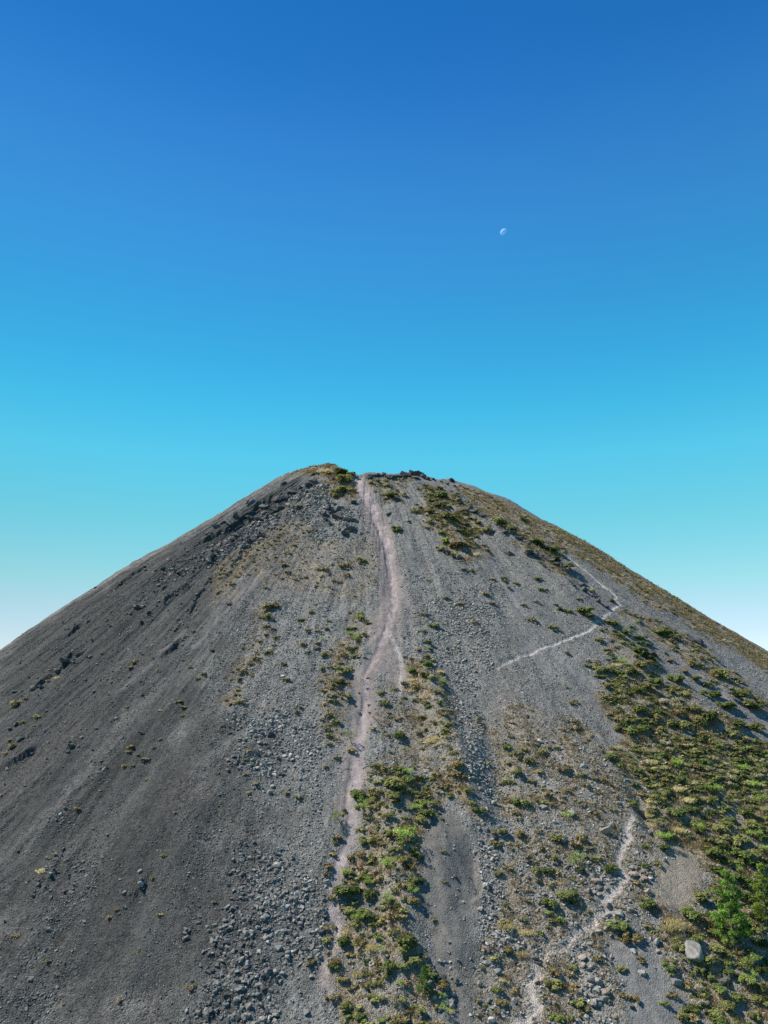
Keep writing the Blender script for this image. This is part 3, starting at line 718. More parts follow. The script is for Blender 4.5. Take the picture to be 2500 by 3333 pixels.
cr(1800, 1800, 2.37, [(230, 230, 44), (240, 310, 50), (20, 115, 50), (90, 165, 50), (320, 350, 50), (350, 390, 50), (410, 420, 50), (440, 700, 54), (780, 780, 70), (1070, 655, 54), (1120, 680, 64), (990, 470, 50), (930, 455, 40)])
cr(0, 1800, 2.37, [(620, 780, 50), (560, 830, 60), (490, 880, 60), (430, 940, 40), (700, 795, 40), (1090, 520, 50), (1000, 480, 50), (1050, 435, 50), (1090, 425, 40), (1140, 465, 40), (550, 1510, 50), (520, 1550, 40), (320, 1045, 40), (110, 1090, 40), (1220, 100, 50), (1190, 180, 50), (1120, 230, 40), (1250, 150, 40), (740, 265, 40)])
cr(1900, 2600, 2.765, [(1245, 1635, 110), (1320, 1590, 110), (1280, 1600, 90), (1370, 1590, 70), (1260, 1670, 70)])

def place_mesh(name, me, x, y, px, asp, sink, r, yaw=None):
    """stands a rock of px photograph pixels on the slope"""
    zz = float(height(np.array([x]), np.array([y]))[0])
    dist = depth(x, y, zz)
    s = px / F * dist
    o = link(name, me)
    n = Vector(normal_at(np.array([x]), np.array([y]))[0])
    o.rotation_euler = (r.uniform(-.35, .35), r.uniform(-.35, .35), yaw if yaw is not None else r.uniform(0, 6.28))
    o.scale = (s * asp[0], s * asp[1], s * asp[2])
    o.location = (x, y, zz + s * asp[2] * sink)
    return o

PROT = {'b': [block_rock('boulder', 100 + i, M_BOULDER) for i in range(9)], 'p': [block_rock('boulder', 130 + i, M_PALE) for i in range(5)],
        't': [block_rock('boulder', 150 + i, M_TAN) for i in range(4)], 'r': [block_rock('boulder', 170 + i, M_RED, 8) for i in range(3)],
        'd': [block_rock('boulder', 190 + i, M_LAVA, 10) for i in range(4)], 'c': [block_rock('lava_crag', 210 + i, M_LAVA, 9, .07, 4, .16) for i in range(8)],
        'w': [block_rock('boulder', 236, M_WEATHERED, 26, .05)], 's': [block_rock('boulder', 241, M_BOULDER, 9)], 'q': [block_rock('boulder', 251, M_PALE, 9)]}
rr_ = random.Random(5)
THINGS = []          # object, photo x, photo y, size in pixels, words for the look, kind word
TONE = {'b': 'grey', 'p': 'pale', 't': 'tan', 'r': 'reddish brown', 'd': 'dark', 'c': 'black', 'w': 'pale', 's': 'grey', 'q': 'pale'}
bx, by = P([b[0] for b in B], [b[1] for b in B])
for (px, py, w_, m), x, y in zip(B, bx, by):
    asp = {'w': (1.05, .8, .72), 's': (.5, .45, 1.1), 'q': (.75, .5, 1.15)}.get(m, (rr_.uniform(.85, 1.1), rr_.uniform(.7, 1.0), rr_.uniform(.65, 1.0)))
    o = place_mesh('boulder', rr_.choice(PROT[m]), x, y, w_ * 1.12, asp, .22, rr_)
    THINGS.append([o, px, py, w_, TONE[m], 'boulder'])
cx_, cy_ = P([b[0] for b in CR], [b[1] + 4 for b in CR])
for (px, py, w_), x, y in zip(CR, cx_, cy_):
    o = place_mesh('lava_crag', rr_.choice(PROT['c']), x, y, w_ * (.95 if py < 1585 and px > 1180 else .9 if px > 2300 and py > 3100 else 1.25), (rr_.uniform(.9, 1.2), rr_.uniform(.75, 1.0), rr_.uniform(.65, .95)), .15, rr_)
    THINGS.append([o, px, py, w_, 'black', 'crag'])
# the largest of the loose stones are boulders of their own too, the rest is scree
need = max(0, 300 - len(B))
order = np.argsort(-sapp)
inframe = (spx > 5) & (spx < 2495) & (spy > 1500) & (spy < 3325)
pick = [i for i in order if inframe[i]][:need]
pickset = np.zeros(sx.size, bool); pickset[pick] = True
for i in pick:
    m = 'd' if dark_s[i] > .5 and rr_.random() < .5 else rr_.choice('bbbbbt' if spx[i] > 1500 else 'bbbbbbd')
    o = place_mesh('boulder', rr_.choice(PROT[m]), sx[i], sy[i], sapp[i] * 1.0, (rr_.uniform(.85, 1.1), rr_.uniform(.7, 1.0), rr_.uniform(.6, .95)), .2, rr_)
    THINGS.append([o, float(spx[i]), float(spy[i]), float(sapp[i]), TONE[m], 'boulder'])

def build_scree():
    keep = ~pickset
    X, Y, Zz, Sz, dk = sx[keep], sy[keep], sz[keep], ssz[keep], dark_s[keep]
    n = X.size
    proto = [hull_rock(300 + i, 8 + i % 3, .9) for i in range(14)]
    which = rng.integers(0, len(proto), n)
    R = rand_rot(n, rng)
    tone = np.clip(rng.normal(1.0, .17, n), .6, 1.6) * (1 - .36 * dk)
    tone = np.where(rng.random(n) < .025, tone * 1.8, tone)
    warm = rng.normal(0, .03, n) + .05 * (X > 12) * rng.random(n)
    tc3 = np.stack([tone * (1 + warm), tone, tone * (1 - warm)], -1)
    vs, fs, ts, off = [], [], [], 0
    for k_, (v, f) in enumerate(proto):
        i = np.where(which == k_)[0]
        if not len(i): continue
        q = np.einsum('nij,vj->nvi', R[i], v)
        q[..., 2] *= .8
        q = q * Sz[i][:, None, None] + np.stack([X[i], Y[i], Zz[i] + .12 * Sz[i]], -1)[:, None]
        vs.append(q.reshape(-1, 3)); nvp = len(v)
        fs.append((f[None] + (np.arange(len(i)) * nvp)[:, None, None] + off).reshape(-1, 3)); off += len(i) * nvp
        ts.append(np.repeat(tc3[i], nvp, 0))
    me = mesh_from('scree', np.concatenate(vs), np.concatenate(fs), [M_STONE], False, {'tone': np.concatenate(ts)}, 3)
    tag(link('scree', me), 'loose grey stones strewn over the whole slope', kind='stuff')
build_scree()

# ------------------------------------------------------------------ shrubs and grass
LEAFCOL = {  # leaf colours per kind of shrub
    'g': [(0.262, 0.293, 0.095), (0.183, 0.220, 0.067), (0.354, 0.348, 0.140)],
    'd': [(0.159, 0.226, 0.061), (0.116, 0.171, 0.046), (0.232, 0.281, 0.085)],
    'b': [(0.336, 0.268, 0.122), (0.256, 0.201, 0.091), (0.439, 0.348, 0.177)],
    'e': [(0.439, 0.397, 0.287), (0.336, 0.305, 0.213), (0.525, 0.476, 0.354)],
    'y': [(0.354, 0.488, 0.104), (0.244, 0.378, 0.073), (0.488, 0.610, 0.159)],
    's': [(0.660, 0.537, 0.281), (0.573, 0.451, 0.220), (0.660, 0.634, 0.366)],
    'r': [(.34, .265, .115), (.27, .205, .085), (.42, .32, .15)]}
LEAFNAME = {'g': 'olive', 'd': 'dark green', 'b': 'brown', 'e': 'grey twiggy', 'y': 'bright green', 's': 'straw coloured', 'r': 'rust brown'}

def quads(c, n, u, s, asp):
    """leaf quads: centre, normal, a direction, size"""
    u = u - (u * n).sum(1, keepdims=True) * n
    u /= np.linalg.norm(u, axis=1, keepdims=True) + 1e-9
    v = np.cross(n, u)
    a = u * s[:, None]; b = v * (s * asp)[:, None]
    return np.stack([c - a, c + b, c + a, c - b], 1).reshape(-1, 3)

def unit(a):
    return a / (np.linalg.norm(a, axis=-1, keepdims=True) + 1e-9)

def shrub_arrays(kind, seed, n=520, size=.085):
    """a low rounded bush, one metre across: leaves in lumpy lobes over the ground"""
    r = np.random.default_rng(seed)
    nl = r.integers(6, 12)
    ang = r.uniform(0, 6.28, nl); rad = r.uniform(.05, .42, nl)
    cen = np.stack([rad * np.cos(ang), rad * np.sin(ang) * .9, r.uniform(.10, .30, nl)], -1)
    lr = r.uniform(.09, .22, nl)
    w_ = r.integers(0, nl, n)
    d = unit(r.normal(size=(n, 3)))
    d[:, 2] = np.where(d[:, 2] < -.3, -d[:, 2], d[:, 2])
    rad = lr[w_] * (.45 + .65 * r.random(n) ** .5)
    c = cen[w_] + d * rad[:, None] * np.array([1.05, 1.05, .95])
    c[:, 2] = np.maximum(c[:, 2], .0)
    if kind == 's':        # a tussock: blades that rise and lean out
        c = np.stack([r.normal(0, .2, n), r.normal(0, .2, n), r.uniform(.02, .2, n)], -1)
        nn = unit(np.stack([r.normal(0, 1, n), r.normal(0, 1, n), r.normal(0, .2, n)], -1))
        u = unit(np.stack([c[:, 0] * 2.4 + r.normal(0, .25, n), c[:, 1] * 2.4 + r.normal(0, .25, n), np.full(n, .8)], -1))
        v = quads(c, nn, u, size * r.uniform(1.2, 2.3, n), .13)
    else:
        nn = unit(d * .8 + r.normal(0, .33, (n, 3)) + np.array([-.25, 0, .75]))
        v = quads(c, nn, r.normal(size=(n, 3)), size * r.uniform(.55, 1.15, n) * (.8 if kind == 'e' else 1), .28 if kind == 'e' else .55)
    pal = np.array(LEAFCOL[kind])
    ci = r.integers(0, 3, n)
    lobe = r.uniform(.75, 1.25, nl)[w_]
    col = pal[ci] * (lobe * r.uniform(.75, 1.25, n))[:, None]
    if kind in 'gd':       # dead twigs among the leaves
        dead = r.random(n) < .16
        col[dead] = np.array([.15, .115, .06]) * r.uniform(.7, 1.3, dead.sum())[:, None]
    if kind == 'b':
        live = r.random(n) < .3
        col[live] = np.array([.10, .11, .035]) * r.uniform(.7, 1.3, live.sum())[:, None]
    return v, np.repeat(col, 4, 0)

def shrub_mesh(name, kind, seed, n=850, size=.07):
    v, c = shrub_arrays(kind, seed, n, size)
    return mesh_from(name, v, np.arange(len(v)).reshape(-1, 4), [M_LEAF], False, {'leaf': c})

W = []
def sh(ox, oy, sc, s):
    for q in s.split():
        a = q.split(',')
        W.append((ox + float(a[0]) / sc, oy + float(a[1]) / sc, float(a[2]) / sc, a[3]))
sh(1000, 2500, 2.655, '''450,230,110,d 440,330,80,b 540,430,70,d 310,345,60,b 300,395,45,b 265,590,90,b 235,640,60,g 215,740,70,b 190,870,80,b 175,930,60,b 600,70,70,g 600,155,60,g 870,110,110,d 740,110,80,s 740,190,140,g 755,300,120,g 760,360,80,d 705,470,110,g 850,490,80,g 880,390,70,g 1010,420,120,d 990,480,110,g 1100,320,100,g
1220,245,70,g 1300,60,120,b 1310,120,110,b 1390,240,100,g 1440,340,90,g 1470,400,100,d 820,590,110,b 880,620,110,b 500,650,130,g 600,640,90,b 470,740,110,b 390,770,100,b 440,870,90,b 640,710,80,b 640,820,80,b 580,920,90,e 700,900,110,b 820,900,120,b 880,970,110,b 640,1010,80,b 340,1090,150,d 400,1170,90,d 550,1140,120,d 230,1060,70,b 210,1130,60,g 380,1250,120,g 310,1220,70,b
750,1160,90,g 850,1130,110,b 920,1260,110,b 770,1330,90,g 840,1370,90,g 730,1420,90,b 800,1430,90,b 430,1380,90,g 500,1330,120,d 590,1360,80,d 570,1430,80,d 190,1280,50,b 170,1370,60,b 230,1360,50,g 330,1420,70,s 180,1480,90,g 170,1580,50,b 320,1510,110,d 450,1540,130,b 560,1600,120,s 630,1540,90,d 730,1560,80,g 870,1560,90,b 860,1650,180,d 820,1720,110,g 910,1790,120,g 360,1620,90,b 380,1710,60,b 240,1690,110,b
230,1740,100,d 430,1810,90,s 310,1830,110,b 730,1830,120,d 690,1890,80,g 830,1860,90,d 500,1910,90,b 860,1960,90,b 730,2080,160,e 830,2080,90,g 590,2060,110,g 240,1980,90,b 160,1980,50,b 350,2080,110,g 370,2150,100,g 30,1650,100,b 1060,2000,100,b 960,2130,110,g 1100,2120,90,b 1250,2110,70,s 1180,900,90,b 1160,1300,60,b 1100,1380,55,b 1190,1055,50,b 1180,780,50,b 1340,550,70,b 1290,450,60,g 1240,560,50,b 1160,465,40,g''')
sh(1500, 2400, 2.765, '''1350,190,120,d 1110,350,70,d 1210,300,60,b 610,190,100,g 510,290,100,g 440,340,90,g 700,290,90,b 930,290,100,b 940,240,70,e 630,355,80,b 430,30,90,d 500,100,80,g 580,95,70,g 720,120,90,g 800,95,50,b 430,180,80,b 520,150,70,b 370,320,50,b 240,145,60,b 410,465,70,b 470,510,80,b 520,560,110,d 600,580,80,g 500,640,80,b 780,505,90,b 970,490,80,b 1130,440,80,b 1240,510,60,b 750,580,70,g 800,600,60,b 520,700,60,g 690,830,70,b
530,850,100,b 860,890,110,g 1210,680,70,b 1090,910,110,b 1020,960,90,b 720,985,80,b 590,1030,80,b 830,1080,90,g 370,840,100,g 310,940,110,b 290,860,60,b 430,1140,90,b 340,1200,100,g 680,1180,110,g 770,1190,100,d 690,1260,80,b 1170,1090,90,d 1080,1180,100,d 1090,1280,60,b 810,1300,90,g 880,1200,70,b 1340,1180,100,d 1400,900,120,d 1420,700,80,b 1320,1350,80,d 1480,1370,90,g 1470,1500,140,d 960,1430,130,g 1000,1500,90,b 780,1470,110,d 800,1540,90,d 410,1460,70,d 620,1350,60,b 600,1440,60,b
1600,740,100,d 1540,570,100,d 1360,640,60,g 1370,1000,60,b 1420,1110,60,b 1640,1500,60,d 880,1630,80,d 560,1620,60,g 390,1640,110,b 1340,430,60,b 1290,390,80,b 1220,370,70,b 1440,250,90,d 1530,150,80,d 1580,1290,90,b 1180,1500,80,e''')
sh(1500, 2800, 2.765, '''410,550,140,s 430,790,110,b 310,870,90,g 540,790,110,s 650,800,100,d 710,620,90,d 560,510,60,d 600,600,120,s 750,730,110,s 880,530,90,d 900,650,140,d 960,310,130,d 800,510,90,b 1000,800,140,b 810,840,80,b 840,960,120,b 1000,920,100,g 1000,1010,70,b 850,1120,160,g 1220,860,90,b 1020,1120,90,r 330,1150,90,b 360,1280,100,b 560,1340,110,b 850,1410,120,d 700,1150,80,b 700,1210,60,b 760,1230,70,b 1060,1280,110,g 1130,1310,90,b 1090,1370,80,b 1560,1250,96,r
1440,950,80,g 1440,590,120,d 1480,700,110,b 1620,900,90,b 320,1365,60,b 620,980,60,b 150,1270,50,r''')
sh(1900, 2600, 2.765, '''490,180,100,d 320,140,90,d 290,340,130,g 750,340,120,d 720,460,100,d 560,420,70,d 560,600,90,d 650,590,80,g 240,620,100,d 220,780,90,d 580,950,130,d 540,880,60,g 1000,750,110,b 1050,850,130,g 1060,900,80,d 860,970,120,b 960,1020,140,d 800,1100,150,s 850,1150,140,s 760,1160,120,s 1080,680,80,b 1160,490,150,d 1200,620,120,d 870,810,60,b 1020,270,100,d 840,100,130,d 950,80,120,d 1150,110,100,d 1050,180,90,d 1450,120,140,d 1500,220,130,g 1350,350,150,g 1300,690,120,d
340,1500,80,g 500,1430,60,b 740,1870,80,g 800,1770,90,b 930,1680,90,b 1000,1260,110,d 820,1280,90,g 1100,1460,130,g 1180,1440,90,g 1220,1720,110,d 1310,1850,120,g 950,1900,110,d 900,1950,100,g 960,1980,130,b 1560,1960,110,g 1600,1300,120,d 1560,1800,140,g 1400,1400,100,b 1250,560,130,d 1400,480,140,d 1450,560,130,d 1550,480,130,g 1600,600,120,d 1250,420,120,g 1450,360,120,d 1600,350,120,d 1100,360,110,g 1200,250,110,g 1300,200,120,d
1500,1420,130,g 1450,1520,110,g 1380,1760,120,d 1450,1650,120,g 1620,1700,130,g 1600,1560,120,d 1120,1600,110,g 1040,1560,100,g 880,1380,110,g 1180,1340,110,g 700,1250,90,b 620,1180,80,g 480,1240,120,b 400,1200,110,b 560,1120,90,b 1150,1180,120,b 1120,1080,100,b 1180,980,90,s''')
sh(1800, 1800, 2.37, '''250,460,110,g 300,480,120,g 330,510,100,g 280,500,90,d 375,490,50,d 205,385,45,g 55,430,60,d 120,455,60,g 25,395,40,b 300,290,70,g 100,760,60,b 450,370,60,b 430,540,80,g 480,560,90,g 500,640,80,d 560,620,90,d 660,640,90,d 680,690,80,d 380,690,80,g 550,710,80,g 600,700,60,d 650,780,100,d 700,800,90,d 750,830,70,d 790,830,60,d 740,690,70,d 380,900,100,g 370,940,90,g 600,920,110,g 680,900,90,g 740,880,80,b 640,1070,110,d 730,1010,110,g 800,1000,90,d 960,1000,100,d 410,1040,90,b
850,610,100,d 620,470,60,b 930,590,60,b 970,630,60,b 1090,860,90,b 1010,910,60,b 1100,960,90,b 1200,1000,90,d 1160,1080,90,d 1250,1080,110,d 1400,1100,130,d 1480,1090,90,d 1330,1170,110,d 1540,1180,140,g 1300,940,120,g 1150,820,70,b 900,820,70,b 1220,1290,140,d 1080,1200,120,g 960,1230,110,b 850,1130,120,e 720,1180,110,e 650,1210,100,d 560,1190,80,e 440,1240,80,b 170,1150,70,b 150,1350,70,b 650,1390,130,d 1000,1350,110,g 1150,1300,110,g 1450,1350,120,d 1550,1350,110,g 920,1330,110,g 500,1350,90,g''')
sh(700, 1950, 3.016, '''515,165,80,g 500,255,70,b 575,270,70,b 495,340,60,b 580,360,60,b 440,405,60,b 575,430,50,b 520,520,80,g 395,565,80,b 350,625,70,b 680,620,70,b 715,790,90,b 280,720,80,b 250,790,70,b 220,885,60,b 195,930,50,b 245,945,40,g 165,1035,90,b 260,1015,80,g 850,170,70,b 940,95,60,b 910,285,70,b 1000,290,60,b 1080,265,80,b 1110,190,60,b 855,425,80,b 1005,400,80,b 1000,445,70,b 900,515,60,b 1070,540,110,g 1065,670,80,g 1140,650,80,g
1260,680,130,g 1210,800,130,g 1295,820,70,d 1145,890,70,g 1070,900,60,b 1145,965,90,g 1290,960,100,g 1230,930,70,b 1175,1030,90,g 1095,1055,60,b 1130,1150,90,g 1200,1190,100,g 1060,1200,60,b 1100,1275,60,b 1330,1470,100,b 1110,1400,70,b 1190,1530,70,b 1080,1640,50,b 1420,110,60,b 1420,150,80,b 1500,210,60,d 1320,240,90,g 1390,330,80,b 1450,310,80,g 1330,460,70,g 1250,520,80,b 1360,520,100,g 1290,450,60,b 1500,755,30,b 1500,855,30,b 1415,905,28,b 1420,1080,35,b 1510,1085,40,b 1550,1275,65,g
1425,1910,120,d 1585,1735,70,g 1580,1840,60,g 1635,915,80,g 1640,1000,70,g 510,1700,60,g 395,1835,60,b 325,1920,60,b 340,1530,60,b 305,1615,50,b 300,1760,50,b 700,1905,60,b 825,1940,60,g 350,1660,40,g 75,1290,40,b 830,1050,60,b 800,1090,60,b''')
sh(1050, 1900, 4.1475, '''1350,640,80,g 1430,800,120,d 1440,880,100,g 1280,880,110,b 1500,565,110,d 1370,430,90,b 1390,980,110,b 1500,1050,80,g 1210,1190,150,d 1420,1120,150,d 1450,1190,120,d 1120,1350,120,g 1200,1300,90,s 1180,1430,110,s 1390,1330,150,g 1500,1290,120,e 1500,1380,130,g 1100,1540,80,g 980,1420,80,g 810,1460,90,d 830,1610,120,g 1290,1580,130,b 1370,1650,130,g 1580,1560,130,g 1450,1740,110,g 1600,1720,120,d 1330,1800,120,b 1600,1800,90,s 990,1810,80,b 920,1790,60,d 1060,1800,70,b 880,1880,60,b 690,1960,90,b
1020,2020,170,d 880,2040,70,b 1310,2010,100,b 1500,1930,100,b 630,1590,50,b''')
sh(1200, 1450, 2.37, '''210,630,80,d 230,650,70,d 275,385,55,g 300,585,45,g 470,610,70,g 730,965,50,b 790,965,60,g 960,1020,50,b 1040,1010,50,b 1050,1030,45,g 1130,1040,50,b 900,1155,55,b 1075,1090,50,b 950,1225,50,b 600,1190,60,b 710,1240,60,b 500,1385,80,g 460,1030,40,s 1350,1120,70,g 1300,1200,45,b 1470,1255,50,d 1540,1285,60,g 1200,1225,45,b 1260,1330,80,b 1410,1385,80,g 1310,1045,55,d 1640,1290,90,g 820,1395,50,b 580,410,100,d 620,590,110,g 540,500,90,g 470,540,90,g 700,690,90,d 560,700,70,d 600,750,90,y 760,740,80,g
690,790,150,b 560,800,80,g 850,630,70,d 880,680,70,g 830,860,70,s 640,860,60,g 1030,640,100,d 1110,690,100,g 1300,740,120,d 1400,790,110,d 1180,570,80,d 1450,870,90,g 1500,930,110,g 170,385,100,g 120,310,80,d 60,270,70,d 30,290,50,g 340,500,60,b 360,515,60,g''')
sh(600, 1450, 2.37, '''880,490,60,d 1360,865,80,d 850,1010,50,b 945,990,40,b 1200,1030,40,b 1025,1065,40,b 625,1095,40,g 350,1220,45,g 240,1210,35,s 445,950,40,b 1090,945,70,b 800,950,60,b 770,905,60,b 840,770,50,b 1240,915,80,b 1250,980,60,b 975,1255,45,b 640,1310,80,g 680,1230,120,b 910,1310,60,b 1200,210,100,d 1240,260,110,g 1290,220,80,d 1210,340,100,g 1180,370,70,g 1280,340,80,g 1080,200,80,s 1130,220,70,b 890,500,40,g''')
sh(0, 1800, 2.37, '''1035,840,60,b 1005,880,50,b 865,985,40,b 1180,765,35,b 1480,615,45,b 120,1180,90,b 200,1140,35,b 290,1260,55,g 265,1330,40,b 180,1310,50,g 370,1000,45,b 440,975,40,s 975,1205,35,b 1575,930,50,b 1525,955,40,b 1470,880,30,b 1640,745,40,b 1390,1140,70,b 1415,1175,40,b 1400,1240,40,b 1240,1210,35,s 1015,1490,55,b 990,1525,40,b 1115,1570,60,b 1225,1425,40,b 1065,1560,30,b 955,1640,60,b 1030,1645,35,b 90,1500,70,b 45,1570,50,b 80,1450,40,g 190,635,35,g''')
sh(0, 2500, 2.074, '''525,270,40,b 680,145,25,b 990,70,30,b 1180,320,35,b 1095,620,40,b 1030,775,40,b 285,705,55,s 335,600,30,b 380,560,30,s 110,1135,55,b 320,1325,40,b 745,1040,40,b 790,1000,35,b 1445,905,35,b 1280,1510,60,b 800,1640,40,b 430,1610,25,b''')
# thickets: random shrubs by zone, (zone, per 100 square metres, smallest, largest, kinds)
TH = [('v_right', 340, .7, 2.7, 'ggggdddebs'), ('v_right_top', 106, .6, 2.2, 'gggdbb'), ('v_spine', 146, .6, 2.2, 'gggbbes'), ('v_trail', 62, .5, 1.7, 'ggbb'), ('v_low', 371, .8, 2.5, 'gggddbbb'), ('v_mid', 54, .5, 1.5, 'gbb'),
      ('v_dome', 79, .6, 2.0, 'ggbbse'), ('v_rim', 47, .6, 1.8, 'ggbb'), ('v_upper', 177, .7, 2.6, 'gggdbe'), ('v_flank', 109, .5, 1.7, 'ggbbeesg'), ('v_path', 88, .7, 2.4, 'gddb'), ('v_talus', 57, .4, 1.4, 'bbbg'),
      ('v_left', 42, .5, 1.5, 'bbg'), ('v_crag', 62, .6, 1.6, 'bbbg'), ('v_stony', 75, .45, 1.6, 'bbbggees')]
rz = np.random.default_rng(23)
ex, ey, es, ek = [], [], [], []
for z, den, lo, hi, kinds in TH:
    x, y, s = scatter(Z[z], den / 100, lo * .75, hi * .9, 1.3, rz)
    m = (fbm(x / 5, y / 5, 111, 2) > (-.9 if z in ('v_low', 'v_right') else -.35))
    for z2 in ('mound', 'clearing', 'chute', 'grey_low', 'channel'): m &= zone(x, y, Z[z2], .5, .5) < .5
    for pts, wd in [(T1, T1w), (T2, T2w), (T3, T3w), (T4, T4w)] + STREAKS: m &= path_mask(x, y, pts, wd + .8) < .3
    ex.append(x[m]); ey.append(y[m]); es.append(s[m]); ek += [kinds[q] for q in rz.integers(0, len(kinds), m.sum())]
x, y, s = scatter(FRAME, .006, .35, 1.0, 1.6, rz)
m = zone(x, y, Z['chute'], .5, .5) < .5
for pts, wd in [(T1, T1w), (T3, T3w), (T4, T4w)]: m &= path_mask(x, y, pts, wd + .8) < .3
ex.append(x[m]); ey.append(y[m]); es.append(s[m]); ek += ['bbbg'[q] for q in rz.integers(0, 4, m.sum())]
ex = np.concatenate(ex); ey = np.concatenate(ey); es = np.concatenate(es)
hx, hy = P([q[0] for q in W], [q[1] + .18 * q[2] for q in W])
hz = height(hx, hy)
hs = np.array([q[2] for q in W]) / F * depth(hx, hy, hz) * 1.33
hk = [q[3] for q in W]
hs = hs * np.array([1.22 if q[3] in 'dg' and q[2] > 38 else 1.0 for q in W])
HANDKEY = set(zip(hx.round(4), hy.round(4)))
# random ones give way to those picked by hand
dmin = np.full(ex.size, 1e9)
for a, b, c in zip(hx, hy, hs): dmin = np.minimum(dmin, np.hypot(ex - a, ey - b) - .35 * c)
m = dmin > .35 * es
ex, ey, es = ex[m], ey[m], es[m]; ek = [q for q, f in zip(ek, m) if f]
ax = np.concatenate([hx, ex]); ay = np.concatenate([hy, ey]); as_ = np.concatenate([hs, es]); ak = np.array(hk + ek)
az = height(ax, ay)
apx, apy = project(ax, ay, az + .25 * as_)
app = as_ / depth(ax, ay, az) * F
vis = (apx > -80) & (apx < 2580) & (apy < 3440)
ax, ay, as_, ak, az, apx, apy, app = [q[vis] for q in (ax, ay, as_, ak, az, apx, apy, app)]
off = np.ones(ax.size, bool)
hand = np.array([h_ in HANDKEY for h_ in zip(ax.round(4), ay.round(4))])
for pts, wd in ((T1, T1w), (T3, T3w), (T4, T4w)):
    d_, p_, _s = seg_dist(ax, ay, pts)
    hw = .5 * np.interp(p_, np.arange(len(wd)), wd)
    off &= (d_ > hw + (.55 if pts is T4 else .33) * as_) | (as_ < .7) | (hand & (pts is T1) & (d_ > .75 * hw + .12 * as_))
for z2, f2 in (('clearing', .4), ('mound', .5)): off &= (zone(ax, ay, Z[z2], .4, .3) < f2) | (as_ < 1.0)
ax, ay, as_, ak, az, apx, apy, app = [q[off] for q in (ax, ay, as_, ak, az, apx, apy, app)]
print('shrubs', ax.size, 'by hand', len(hk))
SHM = {k_: [shrub_mesh('shrub', k_, 400 + 17 * i + ord(k_)) for i in range(6)] for k_ in LEAFCOL}
infr = (apx > 8) & (apx < 2492) & (apy > 1480) & (apy < 3322)
order = [i for i in np.argsort(-app) if infr[i]][:300]
single = np.zeros(ax.size, bool); single[order] = True
rs = random.Random(9)
for i in order:
    o = link('shrub', rs.choice(SHM[ak[i]]))
    o.location = (ax[i], ay[i], az[i] - .06 * as_[i])
    o.rotation_euler = (.25, 0, rs.uniform(-.5, .5) + (math.pi if rs.random() < .5 else 0)) if False else (0, 0, rs.uniform(0, 6.28))
    o.scale = (as_[i] * rs.uniform(.8, 1.15), as_[i] * rs.uniform(.8, 1.15), as_[i] * rs.uniform(.65, 1.0))
    THINGS.append([o, float(apx[i]), float(apy[i]), float(app[i]), LEAFNAME[ak[i]], 'shrub'])

def build_undergrowth():
    vs, cs = [], []
    idx = np.where(~single)[0]
    lib = {k_: [shrub_arrays(k_, 900 + 13 * i + ord(k_), 170, .115) for i in range(5)] for k_ in LEAFCOL}
    r = np.random.default_rng(3)
    for i in idx:
        v, c = lib[ak[i]][r.integers(0, 5)]
        a = r.uniform(0, 6.28); ca, sa = math.cos(a), math.sin(a)
        q = v @ np.array([[ca, sa, 0], [-sa, ca, 0], [0, 0, r.uniform(.55, .95)]]) * as_[i] + np.array([ax[i], ay[i], az[i] - .06 * as_[i]])
        vs.append(q); cs.append(c * r.uniform(.8, 1.2))
    v = np.concatenate(vs)
    me = mesh_from('undergrowth', v, np.arange(len(v)).reshape(-1, 4), [M_LEAF], False, {'leaf': np.concatenate(cs)})
    tag(link('undergrowth', me), 'low scrub spread over the vegetated parts of the slope', kind='stuff')
build_undergrowth()

